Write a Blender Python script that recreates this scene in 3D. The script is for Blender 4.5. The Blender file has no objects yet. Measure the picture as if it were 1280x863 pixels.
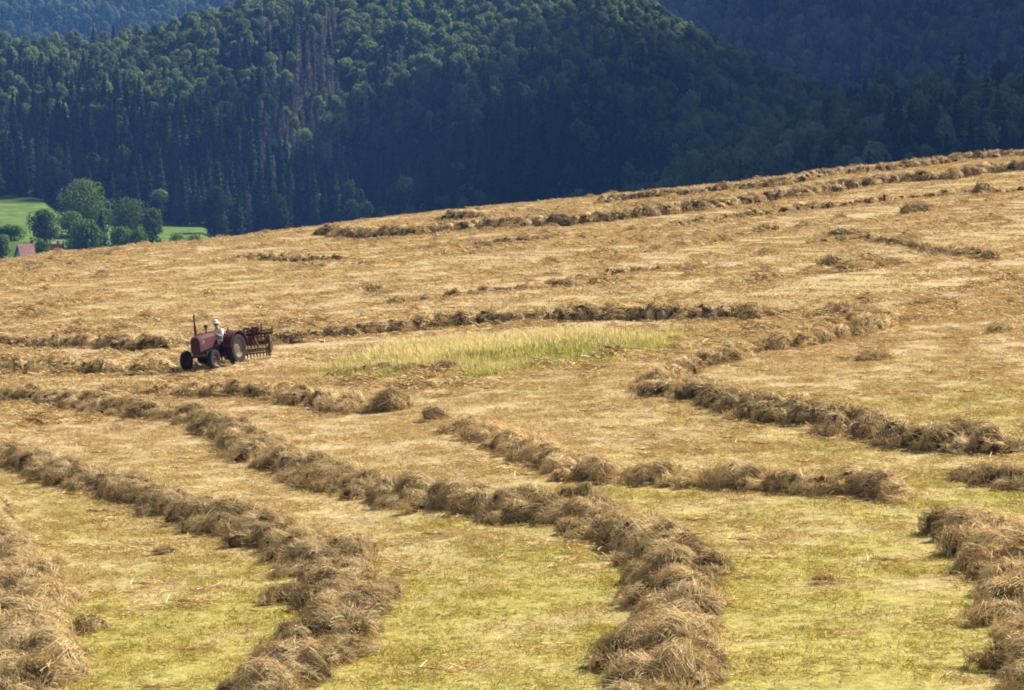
import bpy, bmesh, math, random
import numpy as np
from mathutils import Vector, Matrix

SEED = 7
rng = np.random.default_rng(SEED)
random.seed(SEED)
scene = bpy.context.scene
COL = scene.collection
PI = math.pi

# ------------------------------------------------------------------ camera model
F = 3630.0                     # focal length in photograph pixels (1280 wide), a 102 mm lens
PITCH = math.atan((431.5 - 240.0) / F)
SP, CP = math.sin(PITCH), math.cos(PITCH)
# field plane in camera space: A*d + B*yc + C*xc = 1
S0, K, EY, ES = 13.0, 0.105, 324.0, 0.1065
PA = (S0 + K * (431.5 - EY + ES * 640.0)) / F
PB, PC = -K, K * ES


def plane_z(X, Y):
    # xc = X, yc = Y*SP + Z*CP, d = Y*CP - Z*SP
    return (1 - PC * X - Y * (PA * CP + PB * SP)) / (PB * CP - PA * SP)


def at(px, py):
    """photo pixel -> point on the field plane"""
    s = S0 + K * (py - EY + ES * px)
    d = F / s
    xc = d * (px - 640.0) / F
    yc = d * (431.5 - py) / F
    return np.array([xc, d * CP + yc * SP, -d * SP + yc * CP])


def level_z(py, D):
    return -(py - 240.0) / F * D


def sm(x, a, b):
    t = np.clip((np.asarray(x, float) - a) / (b - a), 0, 1)
    return t * t * (3 - 2 * t)


_w = np.random.default_rng(3)
_WK = [(_w.uniform(0, 2 * PI), _w.uniform(0, 2 * PI)) for _ in range(10)]


def wob(X, Y, L):
    """cheap smooth noise of wavelength about L, range about -1..1"""
    r = 0
    for i, (a, p) in enumerate(_WK):
        k = 2 * PI / (L * (0.6 + 0.12 * i))
        r = r + np.sin((X * math.cos(a) + Y * math.sin(a)) * k + p)
    return r / 4.0


# ------------------------------------------------------------------ terrain
HILLS = {
    # name: base depth, base row, ridge depth, ridge tree-top rows as (px, row), tree-top allowance in px
    'A': (980., [(-900, 235), (40, 247), (70, 262), (110, 281), (260, 283), (400, 305), (2200, 305)], 1330.,
          [(-900, 60), (-200, 46), (0, 40), (130, 33), (200, 27), (265, 4), (350, -28), (500, -62), (660, -70), (780, -30),
           (900, 34), (1000, 84), (1060, 114), (1150, 170), (1280, 250), (1500, 330), (2200, 400)], 40.),
    'C': (640., [(-900, 420), (600, 420), (800, 330), (2200, 330)], 900.,
         [(-900, 700), (500, 480), (800, 262), (860, 220), (900, 198), (960, 168), (1050, 127), (1150, 110), (1280, 86), (1400, 70),
          (2200, 20)], 42.),
    'D': (1650., [(-900, 250), (2200, 215)], 2450.,
         [(-900, 300), (500, 200), (700, 0), (800, -70), (1000, -85), (1300, -60), (2200, -40)], 22.),
    'B': (2300., [(-900, 140), (2200, 180)], 3000.,
         [(-900, -60), (0, -45), (200, -55), (400, -60), (600, 20), (800, 260), (2200, 300)], 22.),
}


def hill_z(h, X, Y):
    db, bb, dr, rr, al = HILLS[h]
    u = 640.0 + F * X / np.maximum(Y, 200.0)
    zb = level_z(np.interp(u, [p[0] for p in bb], [p[1] for p in bb]), db)
    zr = level_z(np.interp(u, [p[0] for p in rr], [p[1] for p in rr]) + al, dr)
    v = (Y - db) / (dr - db)
    up = np.where(v <= 1, np.sin(np.clip(v, 0, 1) * PI / 2) ** 1.0 * 0.55 + np.clip(v, 0, 1) * 0.45, 1)
    z = zb + (zr - zb) * up
    z = z + wob(X, Y, 150.) * 3.5 * np.clip(v * 3, 0, 1) * (zr > zb)
    z = np.where(v < 0, zb + v * (dr - db) * 0.25, z)
    z = np.where(v > 1, z - (v - 1) * (dr - db) * 0.32, z)
    return z


def smax(a, b, k):
    h = np.clip(0.5 + 0.5 * (a - b) / k, 0, 1)
    return b * (1 - h) + a * h + k * h * (1 - h)


def field_z(X, Y):
    z = plane_z(X, Y)
    z = z + 0.13 * wob(X, Y, 26.) + 0.05 * wob(Y, X, 7.)
    z = smax(z, -1.75 - 0.205 * Y, 2.0)
    yb = 268.0 + 5 * wob(X, X * 0 + 3., 60.)
    dr = np.maximum(Y - yb, 0)
    return z - 0.0013 * dr ** 2


def ground(X, Y):
    X = np.asarray(X, float)
    Y = np.asarray(Y, float)
    f = field_z(X, Y)
    u = 640.0 + F * X / np.maximum(Y, 200.0)
    floor = -23.5 + (6.5 + 5.5 * (1 - sm(u, 255, 285))) * sm(Y, 720, 980) + 0.5 * wob(X, Y, 90.)
    z = np.maximum(f, floor)
    far = np.maximum.reduce([hill_z(h, X, Y) for h in HILLS])
    # the meadow rising to the wood on the left
    u = 640.0 + F * X / np.maximum(Y, 200.0)
    mead = level_z(302 + (250 - 302) * sm(Y, 830, 1000), Y) - 60 * sm(u, 60, 130) + 0 * X
    mead = np.where((Y > 800) & (Y < 1010), mead, -999)
    return np.where(Y > 420, np.maximum.reduce([z, far, mead]), z)


# ------------------------------------------------------------------ node materials
def new_mat(name):
    m = bpy.data.materials.new(name)
    m.use_nodes = True
    m.node_tree.nodes.clear()
    return m, m.node_tree


def nd(t, typ, **kw):
    n = t.nodes.new(typ)
    for k, v in kw.items():
        if k.startswith('i_'):
            n.inputs[k[2:]].default_value = v
        else:
            setattr(n, k, v)
    return n


def out(t, sh):
    o = nd(t, 'ShaderNodeOutputMaterial')
    t.links.new(sh, o.inputs['Surface'])
    return o


def mixc(t, fac, a, b, mode='MIX'):
    n = nd(t, 'ShaderNodeMix', data_type='RGBA', blend_type=mode)
    for sock, v in ((n.inputs[0], fac), (n.inputs[6], a), (n.inputs[7], b)):
        if hasattr(v, 'links'):
            t.links.new(v, sock)
        elif isinstance(v, (int, float)):
            sock.default_value = v
        else:
            sock.default_value = (*v, 1)
    return n.outputs[2]


def noise(t, vec, scale, detail=3., rough=.55):
    n = nd(t, 'ShaderNodeTexNoise')
    n.inputs['Scale'].default_value = scale
    n.inputs['Detail'].default_value = detail
    n.inputs['Roughness'].default_value = rough
    if vec is not None:
        t.links.new(vec, n.inputs['Vector'])
    return n.outputs['Fac']


def ramp(t, fac, stops):
    n = nd(t, 'ShaderNodeValToRGB')
    e = n.color_ramp.elements
    while len(e) > 1:
        e.remove(e[-1])
    for i, (p, c) in enumerate(stops):
        el = e[0] if i == 0 else e.new(p)
        el.position = p
        el.color = (*c, 1)
    t.links.new(fac, n.inputs[0])
    return n.outputs['Color']


def maprange(t, v, a, b, c=0., d=1.):
    n = nd(t, 'ShaderNodeMapRange')
    n.inputs[1].default_value = a
    n.inputs[2].default_value = b
    n.inputs[3].default_value = c
    n.inputs[4].default_value = d
    t.links.new(v, n.inputs[0])
    return n.outputs[0]


def math_n(t, op, a, b=0.0):
    n = nd(t, 'ShaderNodeMath', operation=op)
    for i, v in enumerate((a, b)):
        if hasattr(v, 'links'):
            t.links.new(v, n.inputs[i])
        else:
            n.inputs[i].default_value = v
    return n.outputs[0]


def leafy(t, color, trans=0.3, tint=(1.15, 1.2, 0.7)):
    d = nd(t, 'ShaderNodeBsdfDiffuse')
    tr = nd(t, 'ShaderNodeBsdfTranslucent')
    t.links.new(color, d.inputs['Color'])
    t.links.new(mixc(t, 1.0, color, tint, 'MULTIPLY'), tr.inputs['Color'])
    mx = nd(t, 'ShaderNodeMixShader')
    mx.inputs[0].default_value = trans
    t.links.new(d.outputs[0], mx.inputs[1])
    t.links.new(tr.outputs[0], mx.inputs[2])
    return mx.outputs[0]


def field_tone(t):
    """colour of the mown field by place: yellow-green stubble lower down, straw further up"""
    g = nd(t, 'ShaderNodeNewGeometry')
    pos = g.outputs['Position']
    sx = nd(t, 'ShaderNodeSeparateXYZ')
    t.links.new(pos, sx.inputs[0])
    big = noise(t, pos, 0.07, 3.)
    mid = noise(t, pos, 0.45, 4., .6)
    fine = noise(t, pos, 3.2, 5., .7)
    grn = maprange(t, sx.outputs['Y'], 98, 58)
    grn = math_n(t, 'MULTIPLY', grn, maprange(t, big, 0.34, 0.52, 0.45, 1.15))
    grn = math_n(t, 'MULTIPLY', grn, maprange(t, mid, 0.30, 0.55, 0.3, 1.1))
    grn2 = math_n(t, 'MULTIPLY', maprange(t, big, 0.52, 0.66), 0.35)
    grn = math_n(t, 'MAXIMUM', grn, grn2)
    straw = ramp(t, fine, [(0.25, (0.215, 0.14, 0.072)), (0.48, (0.45, 0.33, 0.168)), (0.72, (0.63, 0.49, 0.265))])
    brown = mixc(t, maprange(t, mid, 0.53, 0.80), straw, (0.375, 0.24, 0.115))
    green = ramp(t, fine, [(0.25, (0.165, 0.13, 0.036)), (0.5, (0.385, 0.325, 0.085)), (0.75, (0.53, 0.455, 0.15))])
    return mixc(t, grn, brown, green), fine, mid


def mat_field():
    m, t = new_mat('mown_field_ground')
    c, fine, mid = field_tone(t)
    b = nd(t, 'ShaderNodeBsdfPrincipled')
    t.links.new(c, b.inputs['Base Color'])
    b.inputs['Roughness'].default_value = .9
    b.inputs['Specular IOR Level'].default_value = .1
    bp = nd(t, 'ShaderNodeBump')
    bp.inputs['Strength'].default_value = .9
    bp.inputs['Distance'].default_value = .12
    h = math_n(t, 'ADD', fine, math_n(t, 'MULTIPLY', mid, 1.5))
    t.links.new(h, bp.inputs['Height'])
    t.links.new(bp.outputs[0], b.inputs['Normal'])
    out(t, b.outputs[0])
    return m


def mat_stubble():
    m, t = new_mat('stubble_blades')
    c, fine, mid = field_tone(t)
    a = nd(t, 'ShaderNodeAttribute', attribute_name='col')
    out(t, leafy(t, mixc(t, 1.0, c, a.outputs['Color'], 'MULTIPLY'), .3, (1.05, 1.05, .8)))
    return m


def mat_attr(name, trans=.25, var=True):
    m, t = new_mat(name)
    a = nd(t, 'ShaderNodeAttribute', attribute_name='col')
    c = a.outputs['Color']
    if var:
        oi = nd(t, 'ShaderNodeObjectInfo')
        v = maprange(t, oi.outputs['Random'], 0, 1, .8, 1.15)
        c = mixc(t, 1.0, c, v, 'MULTIPLY')
    out(t, leafy(t, c, trans, (1.1, 1.05, .8)))
    return m


def mat_foliage(name, dark, light, trans=.3):
    m, t = new_mat(name)
    oi = nd(t, 'ShaderNodeObjectInfo')
    tc = nd(t, 'ShaderNodeTexCoord')
    n = noise(t, tc.outputs['Object'], .55, 3., .6)
    f = math_n(t, 'ADD', math_n(t, 'MULTIPLY', oi.outputs['Random'], .75), math_n(t, 'MULTIPLY', n, .5))
    c = ramp(t, f, [(.12, dark), (.55, tuple((a + b) / 2 for a, b in zip(dark, light))), (1., light)])
    out(t, leafy(t, c, trans))
    return m


def mat_plain(name, c, rough=.6, metal=0., var=.25, scale=6.):
    m, t = new_mat(name)
    tc = nd(t, 'ShaderNodeTexCoord')
    n = noise(t, tc.outputs['Object'], scale, 4., .65)
    col = mixc(t, maprange(t, n, .3, .7), tuple(x * (1 - var) for x in c), tuple(min(1, x * (1 + var)) for x in c))
    b = nd(t, 'ShaderNodeBsdfPrincipled')
    t.links.new(col, b.inputs['Base Color'])
    b.inputs['Roughness'].default_value = rough
    b.inputs['Metallic'].default_value = metal
    out(t, b.outputs[0])
    return m


M = {
    'field': mat_field(), 'stubble': mat_stubble(),
    'hay': mat_attr('dry_hay', .12), 'tall_grass': mat_attr('tall_grass_blades', .35),
    'dim': mat_foliage('dim_leaves', (.016, .036, .016), (.05, .078, .03), .2),
    'spruce': mat_foliage('spruce_needles', (.012, .030, .020), (.050, .085, .042), .18),
    'broad': mat_foliage('broadleaf_leaves', (.020, .044, .018), (.23, .285, .115), .35),
    'fresh': mat_foliage('fresh_leaves', (.06, .12, .02), (.20, .30, .06), .4),
    'oak': mat_foliage('dark_leaves', (.04, .078, .02), (.18, .24, .055), .4),
    'dead': mat_plain('dead_twigs', (.24, .19, .18), .9),
    'bark': mat_plain('bark', (.11, .085, .065), .9, 0, .4, 3.),
    'red': mat_plain('worn_red_paint', (.075, .009, .009), .75, 0, .5, 5.),
    'rust': mat_plain('rusty_red_steel', (.085, .024, .018), .8, 0, .45, 9.),
    'rubber': mat_plain('black_rubber', (.009, .009, .010), .9),
    'iron': mat_plain('dark_iron', (.04, .036, .034), .6, .3, .3),
    'rim': mat_plain('pale_rim_paint', (.20, .145, .10), .8),
    'tine': mat_plain('worn_steel', (.16, .11, .08), .5, .4),
    'skin': mat_plain('skin', (.50, .29, .20), .6, 0, .08),
    'shirt': mat_plain('white_cotton', (.80, .78, .80), .85, 0, .04),
    'trouser': mat_plain('blue_work_cloth', (.05, .065, .13), .9, 0, .2),
    'hat': mat_plain('white_hat_cloth', (.78, .76, .74), .9, 0, .05),
    'hair': mat_plain('brown_hair', (.05, .035, .025), .8),
    'boot': mat_plain('dark_leather', (.03, .024, .02), .6),
    'lamp': mat_plain('lamp_glass', (.4, .4, .38), .3, 0, .03),
    'wall': mat_plain('pale_render', (.62, .56, .55), .9, 0, .08, .6),
    'wall2': mat_plain('dull_render', (.44, .37, .36), .9, 0, .1, .6),
    'tiles': mat_plain('red_roof_tiles', (.36, .12, .085), .85, 0, .3, 1.2),
    'tiles2': mat_plain('faded_roof_tiles', (.27, .13, .115), .85, 0, .4, 1.2),
    'glass': mat_plain('dark_window_glass', (.03, .035, .045), .15),
    'wood': mat_plain('brown_wood', (.12, .07, .04), .8),
}


def mat_hills():
    m, t = new_mat('hill_ground')
    a = nd(t, 'ShaderNodeAttribute', attribute_name='col')
    g = nd(t, 'ShaderNodeNewGeometry')
    n = noise(t, g.outputs['Position'], .15, 5., .65)
    c = mixc(t, 1.0, a.outputs['Color'], ramp(t, n, [(.3, (.6, .65, .6)), (.7, (1.25, 1.2, 1.2))]), 'MULTIPLY')
    b = nd(t, 'ShaderNodeBsdfDiffuse')
    t.links.new(c, b.inputs['Color'])
    out(t, b.outputs[0])
    return m


M['hills'] = mat_hills()


# ------------------------------------------------------------------ object helpers
def tag(o, label=None, cat=None, group=None, kind=None):
    if label:
        o['label'] = label
    if cat:
        o['category'] = cat
    if group:
        o['group'] = group
    if kind:
        o['kind'] = kind
    return o


def raw_mesh(name, v, quads=None, tris=None, col=None, mats=(), mat_idx=None, smooth=False):
    v = np.ascontiguousarray(v, np.float32).reshape(-1, 3)
    me = bpy.data.meshes.new(name)
    loops, starts, n = [], [], 0
    if quads is not None and len(quads):
        q = np.asarray(quads, np.int32).reshape(-1, 4)
        loops.append(q.ravel())
        starts.append(np.arange(len(q), dtype=np.int32) * 4)
        n += q.size
    if tris is not None and len(tris):
        q = np.asarray(tris, np.int32).reshape(-1, 3)
        loops.append(q.ravel())
        starts.append(n + np.arange(len(q), dtype=np.int32) * 3)
        n += q.size
    loops = np.concatenate(loops)
    starts = np.concatenate(starts)
    me.vertices.add(len(v))
    me.vertices.foreach_set('co', v.ravel())
    me.loops.add(len(loops))
    me.loops.foreach_set('vertex_index', loops)
    me.polygons.add(len(starts))
    me.polygons.foreach_set('loop_start', starts)
    if smooth:
        me.polygons.foreach_set('use_smooth', np.ones(len(starts), bool))
    for m in mats:
        me.materials.append(m)
    if mat_idx is not None:
        me.polygons.foreach_set('material_index', np.asarray(mat_idx, np.int32))
    if col is not None:
        a = me.color_attributes.new('col', 'FLOAT_COLOR', 'POINT')
        c = np.ones((len(v), 4), np.float32)
        c[:, :3] = col
        a.data.foreach_set('color', c.ravel())
    me.update()
    me.validate()
    return me


def link(name, me, parent=None, loc=None):
    o = bpy.data.objects.new(name, me)
    COL.objects.link(o)
    if parent:
        o.parent = parent
    if loc is not None:
        o.location = loc
    return o


def empty(name, loc=(0, 0, 0), rz=0.0):
    o = bpy.data.objects.new(name, None)
    o.empty_display_size = .3
    COL.objects.link(o)
    o.location = loc
    o.rotation_euler = (0, 0, rz)
    return o


class MB:
    """collects shapes into one mesh"""

    def __init__(self):
        self.v, self.f = [], []

    def add(self, v, f):
        b = len(self.v)
        self.v += [tuple(p) for p in v]
        self.f += [tuple(i + b for i in q) for q in f]
        return self

    def box(self, c, s, rot=None, bev=0.0):
        bm = bmesh.new()
        bmesh.ops.create_cube(bm, size=1)
        bmesh.ops.scale(bm, vec=s, verts=bm.verts)
        if bev:
            bmesh.ops.bevel(bm, geom=list(bm.edges), offset=bev, segments=2, affect='EDGES', profile=.6)
        mt = Matrix.Translation(c) @ (rot.to_4x4() if rot else Matrix.Identity(4))
        bmesh.ops.transform(bm, matrix=mt, verts=bm.verts)
        bm.verts.index_update()
        self.add([v.co[:] for v in bm.verts], [[v.index for v in f.verts] for f in bm.faces])
        bm.free()
        return self

    def tube(self, pts, r, n=8, cap=True):
        pts = [Vector(p) for p in pts]
        rs = r if hasattr(r, '__len__') else [r] * len(pts)
        rings, ref = [], None
        for i, p in enumerate(pts):
            d = (pts[min(i + 1, len(pts) - 1)] - pts[max(i - 1, 0)]).normalized()
            if ref is None:
                ref = Vector((0, 0, 1)) if abs(d.z) < .9 else Vector((1, 0, 0))
            a = d.cross(ref).normalized()
            b = d.cross(a).normalized()
            rings.append([p + (a * math.cos(k * 2 * PI / n) + b * math.sin(k * 2 * PI / n)) * rs[i] for k in range(n)])
        v = [q for g in rings for q in g]
        f = []
        for i in range(len(pts) - 1):
            for k in range(n):
                f.append((i * n + k, i * n + (k + 1) % n, (i + 1) * n + (k + 1) % n, (i + 1) * n + k))
        if cap:
            f.append(tuple(range(n))[::-1])
            f.append(tuple((len(pts) - 1) * n + k for k in range(n)))
        return self.add(v, f)

    def lathe(self, prof, c, axis='Y', n=24):
        """profile of (radius, offset along axis)"""
        v, f = [], []
        for r, h in prof:
            for k in range(n):
                a = 2 * PI * k / n
                x, y = r * math.cos(a), r * math.sin(a)
                v.append({'Y': (c[0] + x, c[1] + h, c[2] + y), 'Z': (c[0] + x, c[1] + y, c[2] + h), 'X': (c[0] + h, c[1] + x, c[2] + y)}[axis])
        m = len(prof)
        for i in range(m - 1):
            for k in range(n):
                f.append((i * n + k, i * n + (k + 1) % n, (i + 1) * n + (k + 1) % n, (i + 1) * n + k))
        return self.add(v, f)

    def hoop(self, c, R, r, axis='Y', n=28, m=6, a0=0., a1=2 * PI):
        pts = []
        for k in range(n + 1):
            a = a0 + (a1 - a0) * k / n
            x, y = R * math.cos(a), R * math.sin(a)
            pts.append({'Y': (c[0] + x, c[1], c[2] + y), 'Z': (c[0] + x, c[1] + y, c[2]), 'X': (c[0], c[1] + x, c[2] + y)}[axis])
        return self.tube(pts, r, m)

    def build(self, name, mat, parent=None, smooth=False):
        me = bpy.data.meshes.new(name)
        me.from_pydata(self.v, [], self.f)
        me.materials.append(mat)
        bm = bmesh.new()
        bm.from_mesh(me)
        bmesh.ops.recalc_face_normals(bm, faces=bm.faces)
        bm.to_mesh(me)
        bm.free()
        if smooth:
            for p in me.polygons:
                p.use_smooth = True
        return link(name, me, parent)


# ------------------------------------------------------------------ field and hills
def grid_mesh(name, X, Y, Z, mats, col=None):
    r, c = X.shape
    idx = np.arange(r * c).reshape(r, c)
    q = np.stack([idx[:-1, :-1], idx[:-1, 1:], idx[1:, 1:], idx[1:, :-1]], -1)
    return raw_mesh(name, np.stack([X, Y, Z], -1), q, col=col, mats=mats, smooth=True)


xs = np.arange(-170, 170.1, .7)
ys = np.concatenate([np.arange(-60, 30, 1.5), np.arange(30, 345.1, .6)])
gx, gy = np.meshgrid(xs, ys)
gz = ground(gx, gy)
field = tag(link('field', grid_mesh('field', gx, gy, gz, [M['field']])), kind='structure')

us = np.arange(-700, 1980.1, 14) - 640
yr = np.concatenate([np.arange(332, 640, 8), np.arange(640, 1500, 6), np.arange(1500, 3700, 15)])
uu, hy = np.meshgrid(us, yr)
hx = uu / F * hy
hz = ground(hx, hy) - .35 * (hy < 350)
u_px = uu + 640
mead = sm(hy, 760, 800) * (1 - sm(hy, 1000, 1006)) * (1 - sm(u_px, 255, 275))
hc = np.array([.030, .034, .018])[None, None] * (1 - mead[..., None]) + np.array([.125, .18, .045])[None, None] * mead[..., None]
hills = tag(link('hills', grid_mesh('hills', hx, hy, hz, [M['hills']], hc.reshape(-1, 3))), kind='structure')


# ------------------------------------------------------------------ hay
def unit(a):
    return a / np.maximum(np.linalg.norm(a, axis=-1, keepdims=True), 1e-9)


def ribbons(p, d, ln, w, droop, col, seg=3, side=None):
    """bent ribbons: start p, direction d, length ln, width w, droop -> verts, quads, colours"""
    n = len(p)
    if side is None:
        side = unit(np.cross(d, rng.normal(size=(n, 3))))
    V = np.empty((n, seg + 1, 2, 3), np.float32)
    for k in range(seg + 1):
        t = k / seg
        c = p + d * (ln * t)[:, None]
        c = c + np.array([0, 0, -1.0]) * (droop * ln * t * t)[:, None]
        ww = (w * (1 - .55 * t) * .5)[:, None] * side
        V[:, k, 0] = c - ww
        V[:, k, 1] = c + ww
    b = (np.arange(n) * (seg + 1) * 2)[:, None]
    Q = np.concatenate([b + np.array([[2 * k, 2 * k + 1, 2 * k + 3, 2 * k + 2]]) for k in range(seg)], 0)
    Cc = np.repeat(col, (seg + 1) * 2, axis=0)
    return V.reshape(-1, 3), Q, Cc


HAYC = np.array([[.82, .60, .30], [.72, .51, .245], [.66, .50, .26], [.34, .25, .12], [.17, .14, .058], [.22, .12, .062], [.86, .69, .40]])


def hay_cols(n, tone):
    """tone 0 = pale straw .. 1 = green brown"""
    pal = np.array([.34, .22, .14, .04, .01, .03, .28]) * (1 - tone) + np.array([.08, .12, .18, .25, .22, .13, .02]) * tone
    k = rng.choice(len(HAYC), n, p=pal / pal.sum())
    return HAYC[k] * rng.uniform(.75, 1.15, (n, 1))


_ico = None


def ico():
    global _ico
    if _ico is None:
        bm = bmesh.new()
        bmesh.ops.create_icosphere(bm, subdivisions=2, radius=1)
        bm.verts.index_update()
        _ico = (np.array([v.co[:] for v in bm.verts]), np.array([[v.index for v in f.verts] for f in bm.faces]))
        bm.free()
    return _ico


def hay_mesh(name, clumps, per, width, fringe=None, tone_bias=0., cores=None):
    """clumps: list of (x, y, rx, rz, tone, comb angle); per: strands per clump; width: strand width"""
    Vs, Qs, Ts, Cs = [], [], [], []
    nb = 0
    iv, it = ico()
    for ci, (x, y, r, h, tone, ca, *dz) in enumerate(clumps):
        z0 = float(ground(x, y)) + (dz[0] if dz else 0.)
        ax = rng.uniform(.7, 1.45)
        rot = np.array([[math.cos(ca), -math.sin(ca)], [math.sin(ca), math.cos(ca)]])
        # core: dark brown paints shade into the hollows between strands
        ph = rng.uniform(0, 6, 3)
        lump = 1 + .16 * np.sin(iv[:, :1] * 4 + ph[0]) + .14 * np.sin(iv[:, 1:2] * 5 + ph[1]) + .12 * np.sin(iv[:, 2:3] * 6 + ph[2])
        cv = iv * lump * .76
        cv = cv * np.array([r * ax, r / ax, h])
        cv[:, :2] = cv[:, :2] @ rot.T
        cv += np.array([x, y, z0 + h * .12])
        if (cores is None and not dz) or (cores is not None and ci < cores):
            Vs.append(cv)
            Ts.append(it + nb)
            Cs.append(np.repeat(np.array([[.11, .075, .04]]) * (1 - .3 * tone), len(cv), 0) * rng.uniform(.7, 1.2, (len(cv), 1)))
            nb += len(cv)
        # strands
        n = max(12, int(per * rng.uniform(.8, 1.2) * (r / .45) ** 1.5 * (.6 + .5 * h / r)))
        nw = max(3, n // 20)                       # wisps: strands lie in combed bundles
        wn = rng.normal(size=(nw, 3))
        wn[:, 2] = np.abs(wn[:, 2]) * 1.05 - .12
        wn = unit(wn)
        wr = rng.uniform(.78, 1.16, nw)
        wt = np.array([rng.normal(0, .25) + .2, 1.0, 0.])[None] * rng.choice([1, 1, 1, -1], nw)[:, None] + rng.normal(0, .7, (nw, 3))
        wl = np.where(rng.random(nw) < .16, rng.uniform(.35, 1.0, nw), rng.uniform(-.12, .3, nw))
        wk = rng.uniform(-.25, .25, nw) + (rng.random(nw) < .12) * .5
        k = rng.integers(0, nw, n)
        nn = unit(wn[k] + rng.normal(0, .20, (n, 3)))
        p = nn * np.array([r * ax, r / ax, h]) * (wr[k] * rng.uniform(.93, 1.05, n))[:, None]
        t = wt[k] + rng.normal(0, .26, (n, 3))
        t = t - (t * nn).sum(1, keepdims=True) * nn
        lift = wl[k] + rng.normal(0, .10, n)
        d = unit(unit(t) + nn * lift[:, None])
        ln = rng.uniform(.14, .55, n) * (.6 + .55 * r / .45)
        sd = unit(np.cross(d, nn + rng.normal(0, .30, (n, 3))))
        p = p - d * (ln * .4)[:, None]
        p[:, :2] = p[:, :2] @ rot.T
        d[:, :2] = d[:, :2] @ rot.T
        sd[:, :2] = sd[:, :2] @ rot.T
        p += np.array([x, y, z0 + h * .12])
        p[:, 2] = np.maximum(p[:, 2], z0 + .01)
        col = hay_cols(n, np.clip(tone + tone_bias, 0, 1)) * (1 - .55 * np.clip(wk, 0, 1))[k][:, None]
        v, q, cc = ribbons(p, d, ln, width * rng.uniform(.5, 1.7, n), rng.uniform(.1, .55, n), col, 3, sd)
        Vs.append(v)
        Qs.append(q + nb)
        Cs.append(cc)
        nb += len(v)
    if fringe is not None:
        fx, fy = fringe
        n = len(fx)
        p = np.stack([fx, fy, ground(fx, fy) + rng.uniform(.02, .07, n)], 1)
        a = rng.uniform(0, 2 * PI, n)
        d = unit(np.stack([np.cos(a), np.sin(a), rng.uniform(-.02, .35, n)], 1))
        v, q, cc = ribbons(p, d, rng.uniform(.15, .5, n), width * rng.uniform(.6, 1.4, n), rng.uniform(.1, .4, n), hay_cols(n, .25))
        Vs.append(v)
        Qs.append(q + nb)
        Cs.append(cc)
        nb += len(v)
    V = np.concatenate(Vs)
    return raw_mesh(name, V, np.concatenate(Qs), np.concatenate(Ts), np.concatenate(Cs), [M['hay']])


def to_origin(o, me):
    """put the object's origin at the base of its shape"""
    n = len(me.vertices)
    a = np.empty(n * 3, np.float32)
    me.vertices.foreach_get('co', a)
    a = a.reshape(-1, 3)
    c = np.array([(a[:, 0].min() + a[:, 0].max()) / 2, (a[:, 1].min() + a[:, 1].max()) / 2, a[:, 2].min()], np.float32)
    me.vertices.foreach_set('co', (a - c).ravel())
    me.update()
    o.location = c.tolist()


def lod(D):
    """strands per clump, strand width"""
    if D < 75:
        return 760, .0085
    if D < 110:
        return 460, .013
    if D < 160:
        return 270, .021
    return 170, .034


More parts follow.
